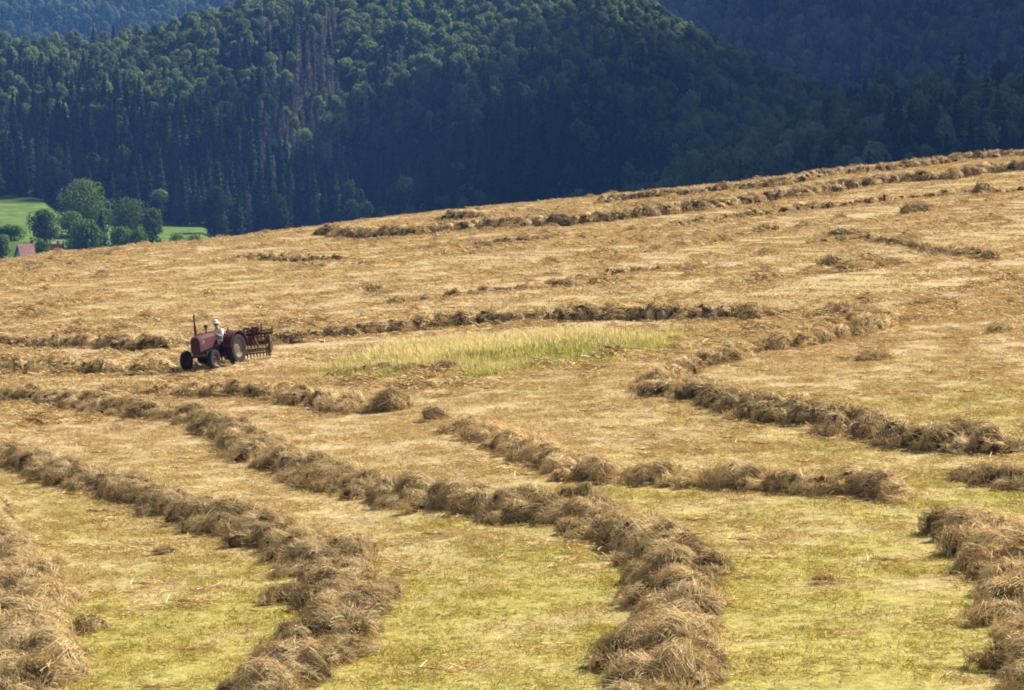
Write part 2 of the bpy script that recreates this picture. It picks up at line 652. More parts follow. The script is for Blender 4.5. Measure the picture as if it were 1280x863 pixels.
def windrow(label, pts, width=1.5, height=.48, dens=1.0, tone=.35, gaps=()):
    w = np.array([at(*p)[:2] for p in pts])
    seg = np.linalg.norm(np.diff(w, axis=0), axis=1)
    cum = np.concatenate([[0], np.cumsum(seg)])
    L = cum[-1]
    D = float(np.median(w[:, 1]))
    width *= 1.02 if D < 75 else 1.12
    if D > 165:
        height *= 1.35 if height > .55 else .9
        tone = min(.85, tone + .15)
    elif D > 110:
        height *= 1.2 if height > .55 else .85
    per, sw = lod(D)
    n = max(5, int(L * 5.2 * dens * width / 1.5))
    s = np.sort((np.arange(n) + rng.uniform(0, 1, n)) / n * L)
    # smooth path
    fine = np.linspace(0, L, 200)
    px = np.interp(fine, cum, w[:, 0])
    py = np.interp(fine, cum, w[:, 1])
    ker = np.hanning(15)
    ker /= ker.sum()
    pxs = np.convolve(np.pad(px, 7, 'edge'), ker, 'valid')
    pys = np.convolve(np.pad(py, 7, 'edge'), ker, 'valid')
    cl = []
    for si in s:
        x = np.interp(si, fine, pxs)
        y = np.interp(si, fine, pys)
        e = min(L, si + .3)
        tx = np.interp(e, fine, pxs) - np.interp(max(0, si - .3), fine, pxs)
        ty = np.interp(e, fine, pys) - np.interp(max(0, si - .3), fine, pys)
        ta = math.atan2(ty, tx)
        amp = .86 + .26 * math.sin(si * 5.2 + 1.5 * math.sin(si * .9 + n)) + .30 * math.sin(si * 2.1 + n) * math.sin(si * .67 + 1.7 * n) + rng.normal(0, .12)
        if math.sin(si * 1.9 + 2.2 * math.sin(si * .53 + n)) < -.72 and rng.random() < .5 and 0.8 < si < L - .8:
            amp *= .55
        endf = min(1, .3 + min(si, L - si) / 2.6)
        amp *= endf
        off = float(np.clip(rng.normal(0, .33), -.66, .66)) * width * .62
        off *= .5 + .5 * endf
        prof = max(.35, 1 - (abs(off) / (width * .62)) ** 2)
        r = rng.uniform(.24, .50) * (max(1., height / .6)) ** .35 * (.75 + .25 * width / 1.5)
        h = 1.14 * height * amp * prof * rng.uniform(.6, 1.25)
        h = min(h, r * 1.2)
        ca = ta + rng.normal(0, .55) + (PI if rng.random() < .25 else 0)
        cl.append((x - math.sin(ta) * off, y + math.cos(ta) * off, r, max(h, .1), float(np.clip((.92 if rng.random() < tone * .75 else .08) + rng.normal(0, .12), 0, 1)), ca))
        if rng.random() < .75 and D < 165:
            o2 = off + rng.normal(0, .12)
            r2 = rng.uniform(.10, .22)
            cl.append((x - math.sin(ta) * o2 + rng.normal(0, .1), y + math.cos(ta) * o2 + rng.normal(0, .1), r2, r2 * rng.uniform(.6, .9),
                       float(np.clip(tone + rng.normal(0, .3), 0, 1)), rng.uniform(0, 6.28), max(0., h * rng.uniform(.35, .7))))
    nf = int(L * (90 if D < 110 else 40))
    fs = rng.uniform(0, L, nf)
    fo = rng.normal(0, .55, nf) * width
    i = np.clip((fs / L * 199).astype(int), 1, 198)
    tx, ty = pxs[i + 1] - pxs[i - 1], pys[i + 1] - pys[i - 1]
    tl = np.maximum(np.hypot(tx, ty), 1e-6)
    fx = pxs[i] - ty / tl * fo
    fy = pys[i] + tx / tl * fo
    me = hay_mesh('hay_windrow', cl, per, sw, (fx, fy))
    o = link('hay_windrow', me)
    to_origin(o, me)
    return tag(o, label, 'windrow', 'raked hay windrows')


ROWS = [
    ('broad pale windrow heaped in the bottom left corner', [(-95, 585), (-40, 635), (-2, 690), (25, 745), (42, 795), (28, 845), (0, 900), (-30, 960)], 2.0, .55, 1.1, .25),
    ('windrow from the left edge bending down to the bottom, second lowest on the left',
     [(-60, 572), (0, 577), (50, 585), (110, 605), (175, 626), (240, 643), (300, 660), (355, 680), (400, 702), (432, 730), (436, 765), (415, 800), (385, 832), (345, 865), (300, 905)], 1.65, .50, 1.05, .38),
    ('short dark spur of hay jutting left from the bend of a windrow', [(335, 752), (362, 747), (395, 738)], .9, .42, 1.1, .75),
    ('long winding windrow in the middle that ends wide at the bottom centre',
     [(228, 522), (268, 530), (300, 552), (340, 578), (400, 597), (460, 612), (520, 626), (585, 632), (640, 648), (690, 655), (740, 662), (795, 682), (838, 712), (852, 750),
      (840, 785), (832, 820), (815, 860), (790, 905)], 1.7, .52, 1.05, .38),
    ('short dark windrow on the knee of the long winding windrow', [(655, 640), (690, 636), (728, 637), (752, 648)], .8, .40, 1., .65),
    ('lumpy windrow at the left edge ending in two dark clumps, below the tractor', [(-40, 492), (0, 494), (50, 500), (100, 512), (150, 518), (205, 528)], 1.25, .50, .95, .45),
    ('nearly straight windrow just below the tractor', [(178, 499), (230, 500), (300, 500), (360, 502), (415, 507), (455, 513)], 1.25, .52, 1., .5),
    ('thinning windrow with a dark block in the middle of the field', [(565, 536), (610, 546), (655, 562), (690, 582), (722, 596), (770, 600), (815, 604), (858, 608)], 1.25, .52, 1., .42),
    ('dark bushy windrow alone right of centre, with a frayed right end', [(872, 607), (915, 610), (960, 612), (1010, 616), (1060, 618), (1100, 622), (1128, 630)], 1.35, .62, 1.1, .5),
    ('tall dark windrow on the right running from the hook to the right edge',
     [(815, 492), (850, 497), (900, 506), (950, 520), (990, 528), (1040, 534), (1085, 545), (1140, 556), (1200, 563), (1262, 570)], 1.3, .66, 1.1, .55),
    ('hooked windrow doubling back right of the uncut grass',
     [(1015, 398), (1050, 394), (1085, 400), (1103, 410), (1085, 420), (1040, 428), (990, 437), (940, 446), (895, 455), (862, 464), (838, 475), (815, 488)], 1.3, .66, 1.15, .5),
    ('short windrow cut off by the right edge below the tall dark one', [(1200, 596), (1240, 600), (1290, 608), (1340, 616)], 1.3, .5, 1., .45),
    ('thick windrow in the bottom right corner with dark left flank',
     [(1168, 664), (1205, 668), (1240, 690), (1265, 722), (1282, 752), (1300, 790), (1305, 830), (1330, 890)], 1.45, .66, 1.1, .45),
    ('windrow at the left edge behind the tractor', [(-60, 437), (0, 436), (60, 436), (120, 434), (180, 434), (225, 432)], 1.3, .66, 1., .55),
    ('long windrow from the tractor along the back of the uncut grass',
     [(325, 428), (380, 426), (440, 421), (520, 413), (600, 406), (660, 401), (720, 397), (780, 393), (850, 393), (915, 394), (965, 392)], 1.3, .68, 1., .55),
    ('windrow at the left edge level with the tractor wheels', [(-60, 466), (0, 463), (40, 458), (100, 460), (150, 464), (215, 467)], 1.3, .6, .95, .5),
    ('thin windrow below the front edge of the uncut grass', [(408, 472), (460, 470), (520, 468), (590, 468)], .9, .38, .9, .5),
    ('long thick windrow near the skyline, the darkest of the top rows',
     [(405, 294), (460, 297), (530, 295), (600, 289), (660, 286), (720, 281), (780, 275), (840, 268), (900, 259), (960, 251), (1010, 246), (1060, 238), (1120, 229), (1180, 224), (1240, 216), (1320, 208)], 1.8, .95, 1., .6),
    ('windrow right on the skyline at the upper right', [(745, 256), (800, 250), (850, 246), (900, 240), (960, 234), (1050, 220), (1120, 212), (1200, 201), (1260, 195), (1330, 188)], 1.6, .8, 1., .5),
    ('short low windrow on the skyline near the middle', [(548, 275), (580, 273), (612, 271)], 1.4, .7, .9, .5),
    ('lowest and thinnest of the rows at the upper right', [(830, 284), (900, 275), (960, 268), (1020, 262), (1080, 255), (1150, 247), (1230, 240), (1310, 236)], 1.2, .5, .75, .42),
    ('short thin windrow on the upper left of the field', [(285, 325), (340, 325), (390, 326), (432, 326)], 1.1, .42, .7, .45),
    ('thin broken windrow below the long skyline row', [(590, 306), (630, 304), (685, 300)], 1.1, .5, .75, .45),
    ('faint windrow across the middle of the upper field', [(690, 352), (740, 346), (790, 339), (840, 334), (885, 331)], 1.1, .42, .75, .45),
    ('faint windrow behind the long one that skirts the uncut grass', [(470, 380), (560, 373), (640, 366), (720, 362), (790, 358)], 1.0, .32, .55, .4),
    ('faint windrow in the upper right of the field', [(1010, 306), (1090, 302), (1160, 312), (1250, 322)], 1.0, .30, .5, .4),
]
for lab, pts, wd, ht, dn, tn in ROWS:
    windrow(lab, pts, wd, ht, dn, tn)

CLUMPS = [
    ('big dark hay clump between two windrows left of centre', 488, 510, .62, .56, .7, 5),
    ('smaller dark hay clump right of the big one, left of centre', 546, 520, .48, .40, .7, 3),
    ('low hay clump at the head of the windrow below the tractor', 146, 492, .6, .30, .4, 3),
    ('flat brown hay clump on the mown stubble at lower left', 208, 690, .30, .12, .55, 2),
    ('small dark hay clump on the upper field, left of centre', 470, 366, .6, .36, .65, 3),
    ('small hay clump on the far left of the upper field', 107, 379, .55, .30, .6, 3),
    ('dark hay clump in the thin row at the upper right', 1228, 241, .8, .75, .75, 4),
    ('round hay clump below the thin row at the upper right', 1146, 266, .9, .50, .5, 4),
    ('flat dark hay clump on the right of the upper field', 1056, 298, .9, .42, .65, 4),
    ('pale greyish hay clump on the right of the upper field', 1040, 333, .7, .48, .5, 4),
    ('small round hay clump near the right edge of the upper field', 1241, 323, .5, .42, .6, 3),
    ('hay clump below the skyline rows, right of centre', 962, 289, .8, .42, .6, 4),
    ('low hay clump near the right edge, level with the hooked windrow', 1250, 415, .6, .30, .45, 3),
    ('low hay clump on straw stubble right of the hooked windrow', 1100, 450, .6, .26, .45, 3),
    ('hay clump at the tip of the row behind the tractor rake', 940, 398, .5, .45, .55, 3),
    ('flat wisp of hay on the stubble below the dark bushy windrow', 1035, 735, .30, .10, .5, 2),
    ('hay clump lying off the foot of the bottom left windrow', 108, 785, .34, .34, .7, 3),
]
for lab, px, py, r, h, tn, n in CLUMPS:
    p = at(px, py)
    per, sw = lod(p[1])
    cl = [(p[0] + rng.uniform(-.2, .2) * r, p[1] + rng.uniform(-.2, .2) * r, r * rng.uniform(.65, .95), h * rng.uniform(.65, 1.1), tn, rng.uniform(0, 6)) for _ in range(n)]
    nf = 120
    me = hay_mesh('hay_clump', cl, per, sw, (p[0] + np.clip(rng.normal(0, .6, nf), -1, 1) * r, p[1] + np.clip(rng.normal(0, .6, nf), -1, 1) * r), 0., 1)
    o = link('hay_clump', me)
    to_origin(o, me)
    tag(o, lab, 'hay clump', 'loose clumps of hay')


# ------------------------------------------------------------------ instanced stuff (grass, loose hay, far wood)
def scatter_object(name, pts, idx, rot, scl, protos, label, cat):
    """one object holding a point per tuft; protos are placed on the points"""
    protos_c = bpy.data.collections.new(name + '_shapes')
    for o in protos:
        protos_c.objects.link(o)
    me = bpy.data.meshes.new(name)
    me.vertices.add(len(pts))
    me.vertices.foreach_set('co', np.ascontiguousarray(pts, np.float32).ravel())
    for nm, typ, arr, key in (('idx', 'INT', np.asarray(idx, np.int32), 'value'), ('rot', 'FLOAT_VECTOR', np.asarray(rot, np.float32).ravel(), 'vector'),
                              ('scl', 'FLOAT_VECTOR', np.asarray(scl, np.float32).ravel(), 'vector')):
        a = me.attributes.new(nm, typ, 'POINT')
        a.data.foreach_set(key, arr)
    me.update()
    o = link(name, me)
    ng = bpy.data.node_groups.new(name + '_scatter', 'GeometryNodeTree')
    ng.interface.new_socket('Geometry', in_out='INPUT', socket_type='NodeSocketGeometry')
    ng.interface.new_socket('Geometry', in_out='OUTPUT', socket_type='NodeSocketGeometry')
    gi = ng.nodes.new('NodeGroupInput')
    go = ng.nodes.new('NodeGroupOutput')
    ci = ng.nodes.new('GeometryNodeCollectionInfo')
    ci.inputs['Collection'].default_value = protos_c
    ci.inputs['Separate Children'].default_value = True
    ci.inputs['Reset Children'].default_value = True
    ip = ng.nodes.new('GeometryNodeInstanceOnPoints')
    ip.inputs['Pick Instance'].default_value = True
    ng.links.new(gi.outputs[0], ip.inputs['Points'])
    ng.links.new(ci.outputs[0], ip.inputs['Instance'])
    for nm, dt, sock in (('idx', 'INT', 'Instance Index'), ('rot', 'FLOAT_VECTOR', 'Rotation'), ('scl', 'FLOAT_VECTOR', 'Scale')):
        a = ng.nodes.new('GeometryNodeInputNamedAttribute')
        a.data_type = dt
        a.inputs['Name'].default_value = nm
        ng.links.new(a.outputs['Attribute'], ip.inputs[sock])
    ng.links.new(ip.outputs[0], go.inputs[0])
    md = o.modifiers.new('scatter', 'NODES')
    md.node_group = ng
    return tag(o, label, cat, kind='stuff')


def proto(name, me):
    return bpy.data.objects.new(name, me)


def stubble_patch(n, size, h, w):
    p = np.stack([rng.uniform(-size, size, n), rng.uniform(-size, size, n), np.full(n, -.015)], 1)
    d = unit(np.stack([rng.normal(0, .5, n), rng.normal(0, .5, n), np.ones(n)], 1))
    flat = rng.random(n) < .35
    d[flat] = unit(np.stack([rng.normal(0, 1, flat.sum()), rng.normal(0, 1, flat.sum()), rng.uniform(.05, .3, flat.sum())], 1))
    p[flat, 2] = .02
    ln = rng.uniform(.5, 1.2, n) * h * np.where(flat, 1.9, 1)
    col = rng.uniform(.7, 1.35, (n, 1)) * np.array([[1, 1, 1]]) * np.where(flat[:, None], np.array([[1.15, 1.05, 1.0]]), 1)
    v, q, c = ribbons(p, d, ln, w * rng.uniform(.6, 1.4, n), rng.uniform(.05, .3, n), col, 2)
    return raw_mesh('stubble', v, q, col=c, mats=[M['stubble']])


def hay_wisp(n, size, lift, w, tone):
    p = np.stack([rng.normal(0, size, n), rng.normal(0, size * .7, n), rng.uniform(.01, .06, n)], 1)
    r = np.hypot(p[:, 0], p[:, 1]) / size
    p[:, 2] += lift * np.exp(-r * r) * rng.uniform(.2, 1, n)
    a = rng.normal(0, .7, n)
    d = unit(np.stack([np.cos(a), np.sin(a), rng.normal(.1, .22, n)], 1))
    ln = rng.uniform(.2, .5, n)
    p -= d * (ln * .5)[:, None]
    v, q, c = ribbons(p, d, ln, w * rng.uniform(.6, 1.4, n), rng.uniform(0, .25, n), hay_cols(n, tone), 2)
    return raw_mesh('hay_wisp', v, q, col=c, mats=[M['hay']])


def in_view(n, y0, y1, margin=1.22, power=2.0):
    """random ground places inside the view wedge between depths y0 and y1"""
    k = rng.random(n)
    Y = (y0 ** power + k * (y1 ** power - y0 ** power)) ** (1 / power)
    X = rng.uniform(-1, 1, n) * (.1763 * Y * margin + 2)
    return X, Y


# mown stubble
protos = [proto('stubble.%03d' % i, stubble_patch(130, .5, .075, .012)) for i in range(4)] + \
         [proto('stubble.%03d' % (i + 4), stubble_patch(120, 1.0, .085, .03)) for i in range(4)]
x1, y1 = in_view(9000, 40, 115)
x2, y2 = in_view(11000, 105, 285)
X = np.concatenate([x1, x2])
Y = np.concatenate([y1, y2])
n = len(X)
idx = np.where(np.arange(n) < len(x1), rng.integers(0, 4, n), rng.integers(4, 8, n))
rot = np.stack([np.zeros(n), np.zeros(n), rng.uniform(0, 6.28, n)], 1)
scl = np.repeat(rng.uniform(.7, 1.35, (n, 1)), 3, 1)
scatter_object('mown_grass', np.stack([X, Y, ground(X, Y)], 1), idx, rot, scl, protos, 'short yellow green stubble covering the mown field', 'grass')

# loose hay lying about
protos = [proto('wisp.%03d' % i, hay_wisp(70, .28, .05, .014, .2 + .1 * i)) for i in range(3)] + \
         [proto('wisp.%03d' % (i + 3), hay_wisp(110, .55, .13, .030, .15 + .12 * i)) for i in range(3)] + \
         [proto('wisp.%03d' % (i + 6), hay_wisp(240, .5, .38, .032, .4 + .12 * i)) for i in range(3)]
x1, y1 = in_view(2600, 44, 115)
x2, y2 = in_view(9000, 100, 282)
X = np.concatenate([x1, x2])
Y = np.concatenate([y1, y2])
n = len(X)
streak = wob(X * .35, Y, 7.) + .8 * wob(Y, X * .6, 21.)
keep = rng.random(n) < np.clip(.45 + .55 * streak, .06, 1)
X, Y, near = X[keep], Y[keep], (np.arange(n) < len(x1))[keep]
n = len(X)
streak = streak[keep]
idx = np.where(near, rng.integers(0, 3, n), rng.integers(3, 6, n))
big = (~near) & (rng.random(n) < np.clip(.05 + .20 * streak, .01, .35))
idx = np.where(big, rng.integers(6, 9, n), idx)
rot = np.stack([np.zeros(n), np.zeros(n), rng.normal(0, .5, n) + .1], 1)
scl = rng.uniform(.6, 1.3, (n, 1)) * np.array([[1, 1, 1]])
scatter_object('loose_hay', np.stack([X, Y, ground(X, Y)], 1), idx, rot, scl, protos, 'thin loose hay strewn over the mown field', 'hay')


# uncut grass strip
def grass_tuft(n, size, h, w, seedy):
    p = np.stack([rng.normal(0, size, n), rng.normal(0, size, n), np.full(n, -.02)], 1)
    d = unit(np.stack([rng.normal(0, .28, n) - .12, rng.normal(0, .28, n), np.ones(n)], 1))
    ln = rng.uniform(.45, 1.1, n) * h
    g = rng.random((n, 1))
    col = np.where(g < .68 - .42 * seedy, np.array([[.33, .37, .07]]), np.array([[.70, .58, .24]])) * rng.uniform(.75, 1.25, (n, 1))
    pale = rng.random(n) < .55 * seedy
    col[pale] = np.array([.80, .68, .42]) * rng.uniform(.85, 1.1, (pale.sum(), 1))
    v, q, c = ribbons(p, d, ln, w * rng.uniform(.6, 1.4, n), rng.uniform(.1, .5, n), col, 3)
    return raw_mesh('tall_grass', v, q, col=c, mats=[M['tall_grass']])


protos = [proto('tall_grass.%03d' % i, grass_tuft(70, .22, (.35, .42, .55, .62, .5)[i], .022, (0., .25, .7, 1., .9)[i])) for i in range(5)]
poly = np.array([at(*p)[:2] for p in [(412, 463), (470, 446), (540, 433), (640, 423), (730, 419), (795, 419), (822, 427), (795, 441), (750, 451), (690, 459), (600, 463), (500, 465)]])


def inside(px, py, poly):
    r = np.zeros(len(px), bool)
    j = len(poly) - 1
    for i in range(len(poly)):
        a, b = poly[i], poly[j]
        c = ((a[1] > py) != (b[1] > py)) & (px < (b[0] - a[0]) * (py - a[1]) / (b[1] - a[1] + 1e-9) + a[0])
        r ^= c
        j = i
    return r


X = rng.uniform(poly[:, 0].min() - 1, poly[:, 0].max() + 1, 16000)
Y = rng.uniform(poly[:, 1].min() - 1, poly[:, 1].max() + 1, 16000)
k = inside(X + rng.normal(0, .5, 16000) + .9 * wob(X, Y, 5.), Y + rng.normal(0, 1.6, 16000) + 2.2 * wob(Y, X, 6.), poly) & (rng.random(16000) < .85 + .5 * wob(X, Y, 4.))
X, Y = X[k], Y[k]
n = len(X)
fq = wob(X, Y, 8.) - .07 * (X - poly[:, 0].mean()) + rng.normal(0, .35, n) + sm(Y, poly[:, 1].min(), poly[:, 1].max()) * 1.6 - .05
idx = np.clip((fq * 1.3 + 2.0).astype(int), 0, 4)
rot = np.stack([np.zeros(n), np.zeros(n), rng.normal(0, .8, n)], 1)
edge = ~(inside(X, Y - 2.6, poly) & inside(X, Y + 1.6, poly) & inside(X - 1.2, Y, poly) & inside(X + 1.2, Y, poly))
scl = np.repeat(rng.uniform(.7, 1.2, (n, 1)) * np.where(edge, .85, 1.3)[:, None], 3, 1)
idx = np.where(edge & (rng.random(n) < .6), 0, idx)
scatter_object('uncut_grass', np.stack([X, Y, ground(X, Y)], 1), idx, rot, scl, protos, 'strip of tall uncut yellow green grass behind the tractor', 'grass')


# ------------------------------------------------------------------ trees
def quads_at(c, nrm, s, asp=1.0):
    n = len(c)
    a = unit(np.cross(nrm, rng.normal(size=(n, 3))))
    b = np.cross(nrm, a)
    a = a * (s * asp)[:, None] * .5
    b = b * s[:, None] * .5
    V = np.stack([c - a - b * .3, c + b * -.8, c + a + b * .3, c + b], 1)
    return V.reshape(-1, 3), np.arange(n * 4).reshape(-1, 4)


def crown_broad(h, w, n, leaf, lobes, low=.22, spread=.62):
    """leaf clumps through an uneven crown of several lobes"""
    cs, rs = [], []
    for _ in range(lobes):
        a = rng.uniform(0, 2 * PI)
        zz = rng.uniform(low + .12, .88)
        env = math.sin(PI * min(1, max(0.05, (zz - low) / (1.02 - low)) ** .8)) ** .6
        rr = rng.uniform(.1, .62) * w * .5 * env / .62 * spread
        cs.append([rr * math.cos(a), rr * math.sin(a), zz * h])
        rs.append(rng.uniform(.17, .30) * w)
    cs.append([0, 0, h * .82])
    rs.append(.24 * w)
    cs, rs = np.array(cs), np.array(rs)
    k = rng.choice(len(cs), n, p=rs ** 2 / (rs ** 2).sum())
    d = unit(rng.normal(size=(n, 3)))
    rad = rs[k] * rng.uniform(.55, 1.08, n) ** .6
    c = cs[k] + d * rad[:, None] * np.array([1, 1, .85])
    nr = unit(d + rng.normal(0, .55, (n, 3)) + np.array([0, 0, .35]))
    return quads_at(c, nr, leaf * rng.uniform(.6, 1.4, n))


def crown_spruce(h, r, whorls, per, leaf, low=.06):
    C, N, S = [], [], []
    for i in range(whorls):
        t = (i + rng.uniform(0, .8)) / whorls
        z = h * (low + (1 - low) * t)
        R = r * (1 - t) ** .85 * rng.uniform(.75, 1.15) + .12
        for j in range(per):
            a = 2 * PI * (j + rng.uniform(0, 1)) / per
            ll = R * rng.uniform(.75, 1.15)
            for f in (.35, .65, .95) if t < .8 else (.4, .85):
                C.append([math.cos(a) * ll * f, math.sin(a) * ll * f, z - ll * f * .35 + rng.normal(0, .1)])
                N.append([math.cos(a) * .5 + rng.normal(0, .3), math.sin(a) * .5 + rng.normal(0, .3), .8 + rng.normal(0, .2)])
                S.append(leaf * (.65 + .5 * (1 - t)) * rng.uniform(.7, 1.3))
    return quads_at(np.array(C), unit(np.array(N)), np.array(S), 1.15)


def trunk_mb(h, r, limbs, w, lean=.0):
    m = MB()
    x = lambda t: lean * h * t * t
    m.tube([(x(t), 0, -.6 + (h + .6) * t) for t in (0, .1, .35, .7, 1)], [r * 1.3, r, r * .8, r * .5, r * .12], 7)
    for _ in range(limbs):
        t = random.uniform(.25, .75)
        a = random.uniform(0, 2 * PI)
        l = random.uniform(.25, .42) * w
        z = h * t
        m.tube([(x(t), 0, z), (x(t) + math.cos(a) * l * .5, math.sin(a) * l * .5, z + l * .45), (x(t) + math.cos(a) * l, math.sin(a) * l, z + l * .75)],
               [r * .42, r * .28, r * .08], 5)
    return m


def dead_parts(h):
    m = MB()
    m.tube([(0, 0, -.5), (.05, 0, h * .5), (0, .1, h)], [.2, .14, .03], 6)
    C, N, S = [], [], []
    for i in range(170):
        t = rng.uniform(.12, .98)
        a = rng.uniform(0, 2 * PI)
        l = (1 - t) ** .7 * 1.9 * rng.uniform(.5, 1.1) + .8
        C.append([math.cos(a) * l * .5, math.sin(a) * l * .5, h * t - l * .2])
        N.append([-math.sin(a) + rng.normal(0, .3), math.cos(a) + rng.normal(0, .3), rng.normal(0, .5)])
        S.append(l)
    V, Q = [], []
    for c, nn, s in zip(np.array(C), unit(np.array(N)), S):
        d = unit(np.array([c[0], c[1], -.25 * s]))
        sd = np.array([0, 0, 1.]) * .07 + nn * .03
        a, b = c - d * s * .5, c + d * s * .5
        k = len(V)
        V += [a - sd, a + sd, b + sd * .3, b - sd * .3]
        Q.append([k, k + 1, k + 2, k + 3])
    return m, np.array(V), np.array(Q)


class TreeShape:
    """crown mesh + trunk mesh, and one joined mesh for the far wood"""

    def __init__(self, kind, crown, trunk, leafmat):
        self.kind = kind
        cv, cq = crown
        self.crown = raw_mesh('crown', cv, cq, mats=[leafmat])
        tm = bpy.data.meshes.new('trunk')
        tm.from_pydata(trunk.v, [], trunk.f)
        tm.materials.append(M['bark'])
        self.trunk = tm
        nv = len(cv)
        full = bpy.data.meshes.new(kind)
        full.from_pydata([tuple(map(float, p)) for p in cv] + trunk.v, [], [tuple(map(int, q)) for q in cq] + [tuple(i + nv for i in f) for f in trunk.f])
        full.materials.append(leafmat)
        full.materials.append(M['bark'])
        mi = np.zeros(len(full.polygons), np.int32)
        mi[len(cq):] = 1
        full.polygons.foreach_set('material_index', mi)
        self.full = full


def spruce_shape(h, r):
    return TreeShape('spruce', crown_spruce(h, r, 30, 10, .95), trunk_mb(h * .97, .22, 0, 1), M['spruce'])


def broad_shape(h, w, mat='broad', n=1500, leaf=.62, lobes=14):
    return TreeShape('broadleaf_tree', crown_broad(h, w, n, leaf, lobes), trunk_mb(h * .85, .24, 5, w), M[mat])


def dead_shape(h):
    m, v, q = dead_parts(h)
    return TreeShape('dead_spruce', (v, q), m, M['dead'])


SH = {
    'broadleaf_tree': [broad_shape(11, 7.5, leaf=.8, n=1100), broad_shape(13, 8.5, leaf=.85, n=1200, lobes=18), broad_shape(10, 5.5, leaf=.7, n=900, lobes=9), broad_shape(13.5, 6.5, leaf=.8, n=1000, lobes=11), broad_shape(9, 6.5, leaf=.75, n=900, lobes=8)],
    'dead_spruce': [dead_shape(15), dead_shape(13)],
    'spruce': [spruce_shape(15, 3.1), spruce_shape(18, 3.6), spruce_shape(13, 2.7), spruce_shape(16, 2.9)],
}
ORDER = [('broadleaf_tree', i) for i in range(5)] + [('dead_spruce', i) for i in range(2)] + [('spruce', i) for i in range(4)]

TX, TY, TK, TS = [], [], [], []


def plant(h, x0, x1, y0, y1, step, mix, size):
    X, Y = np.meshgrid(np.arange(x0, x1, step), np.arange(y0, y1, step))
    X = (X + rng.uniform(-.5, .5, X.shape) * step).ravel()
    Y = (Y + rng.uniform(-.5, .5, Y.shape) * step).ravel()
    db, bb, dr, rr, al = HILLS[h]
    g = ground(X, Y)
    hz = hill_z(h, X, Y)
    u = 640 + F * X / Y
    v = (Y - db) / (dr - db)
    row = 240 - (g + 22) * F / Y          # row of a tall tree's top
    brow = EY - ES * u + 22
    k = (hz >= g - .3) & (u > -260) & (u < 1540) & (v > 0) & (v < 1.12) & (row < brow) & (row > -120)
    for x, y, uu, vv in zip(X[k], Y[k], u[k], v[k]):
        TX.append(x)
        TY.append(y)
        TK.append(mix(uu, vv, x, y))
        TS.append(size(uu, vv) * rng.uniform(.6, 1.3))


def mix_a(u, v, x, y):
    c = float(wob(np.array(x), np.array(y), 120.)) * .42 + rng.normal(0, .16)
    s = .72 - 1.1 * v + c - .2 * (u > 560) + .12 * (u < 150)
    if 325 < u < 425 and .12 < v < .75 and rng.random() < .5:
        return 'dead_spruce'
    if rng.random() < .035 and u < 520:
        return 'dead_spruce'
    return 'spruce' if s > .42 else 'broadleaf_tree'


def mix_right(u, v, x, y):
    c = float(wob(np.array(x), np.array(y), 90.)) * .4 + rng.normal(0, .25)
    return 'spruce' if c > .35 else 'broadleaf_tree'


plant('A', -290, 330, 978, 1385, 4.4, mix_a, lambda u, v: .92 - .24 * v)
plant('C', 20, 260, 660, 935, 5.0, mix_right, lambda u, v: .82)
plant('D', 0, 680, 1640, 2560, 7.5, mix_right, lambda u, v: 1.1)
plant('B', -800, 0, 2290, 3100, 8.5, mix_right, lambda u, v: 1.1)
TX, TY, TK, TS = np.array(TX), np.array(TY), np.array(TK), np.array(TS)
TZ = ground(TX, TY)
n = len(TX)
var = np.array([rng.integers(0, len(SH[k])) for k in TK])
rotz = rng.uniform(0, 6.28, n)

# the 280 that show largest stand as trees of their own
tall = np.where(TK == 'broadleaf_tree', 11, 16) * TS
u = 640 + F * TX / TY
top_row = 240 - (TZ + tall) * F / TY
shows = np.clip(EY - ES * u - top_row, 0, None)          # pixels above the brow
px_h = np.minimum(tall * F / TY, shows)
front = np.zeros(n)
ordn = np.argsort(TY)
hor = np.full(2000, 900.0)                               # lowest free row per column, filled front to back
for i in ordn:
    w = max(2, int(2.2 * TS[i] * F / TY[i]))
    a = int(np.clip(u[i] - w + 300, 0, 1999))
    b = int(np.clip(u[i] + w + 300, 1, 2000))
    if b <= a:
        continue
    m = np.mean(np.minimum(hor[a:b], EY - ES * u[i]))
    front[i] = max(0, m - top_row[i]) * w
    hor[a:b] = np.minimum(hor[a:b], top_row[i] + 4)
front[(u < -20) | (u > 1300) | (TY > 1400)] = 0
sel = np.argsort(-front)[:285]
single = np.zeros(n, bool)
single[sel] = True
single &= front > 0

rest = ~single
kidx = {k: i for i, k in enumerate(ORDER)}
idx = np.array([kidx[(TK[i], int(var[i]))] for i in range(n)])
protos = []
for k, i in ORDER:
    protos.append(proto('%s.%03d' % (k, i + 100), SH[k][i].full))
rot = np.stack([rng.normal(0, .03, n), rng.normal(0, .03, n), rotz], 1)
scl = np.repeat(TS[:, None], 3, 1)
scl[:, 2] *= rng.uniform(.85, 1.3, n)
scatter_object('woods', np.stack([TX, TY, TZ], 1)[rest], idx[rest], rot[rest], scl[rest], protos,
               'dense dark mixed wood covering the far hillsides', 'forest')


def tree_thing(name, loc, rz, s, shape, label, group=None, trunk=True):
    r = empty(name, loc, rz)
    r.scale = (s, s, s) if not hasattr(s, '__len__') else s
    link('crown' if shape.kind != 'dead_spruce' else 'branches', shape.crown, r)
    if trunk:
        link('trunk', shape.trunk, r)
    return tag(r, label, 'tree', group)


def where(u, y):
    if y < 960:
        return 'on the near slope at the right'
    if u < 270:
        return 'at the foot of the wood behind the houses'
    if u < 640:
        return 'at the foot of the wood, left of centre'
    return 'on the wooded slope right of centre'


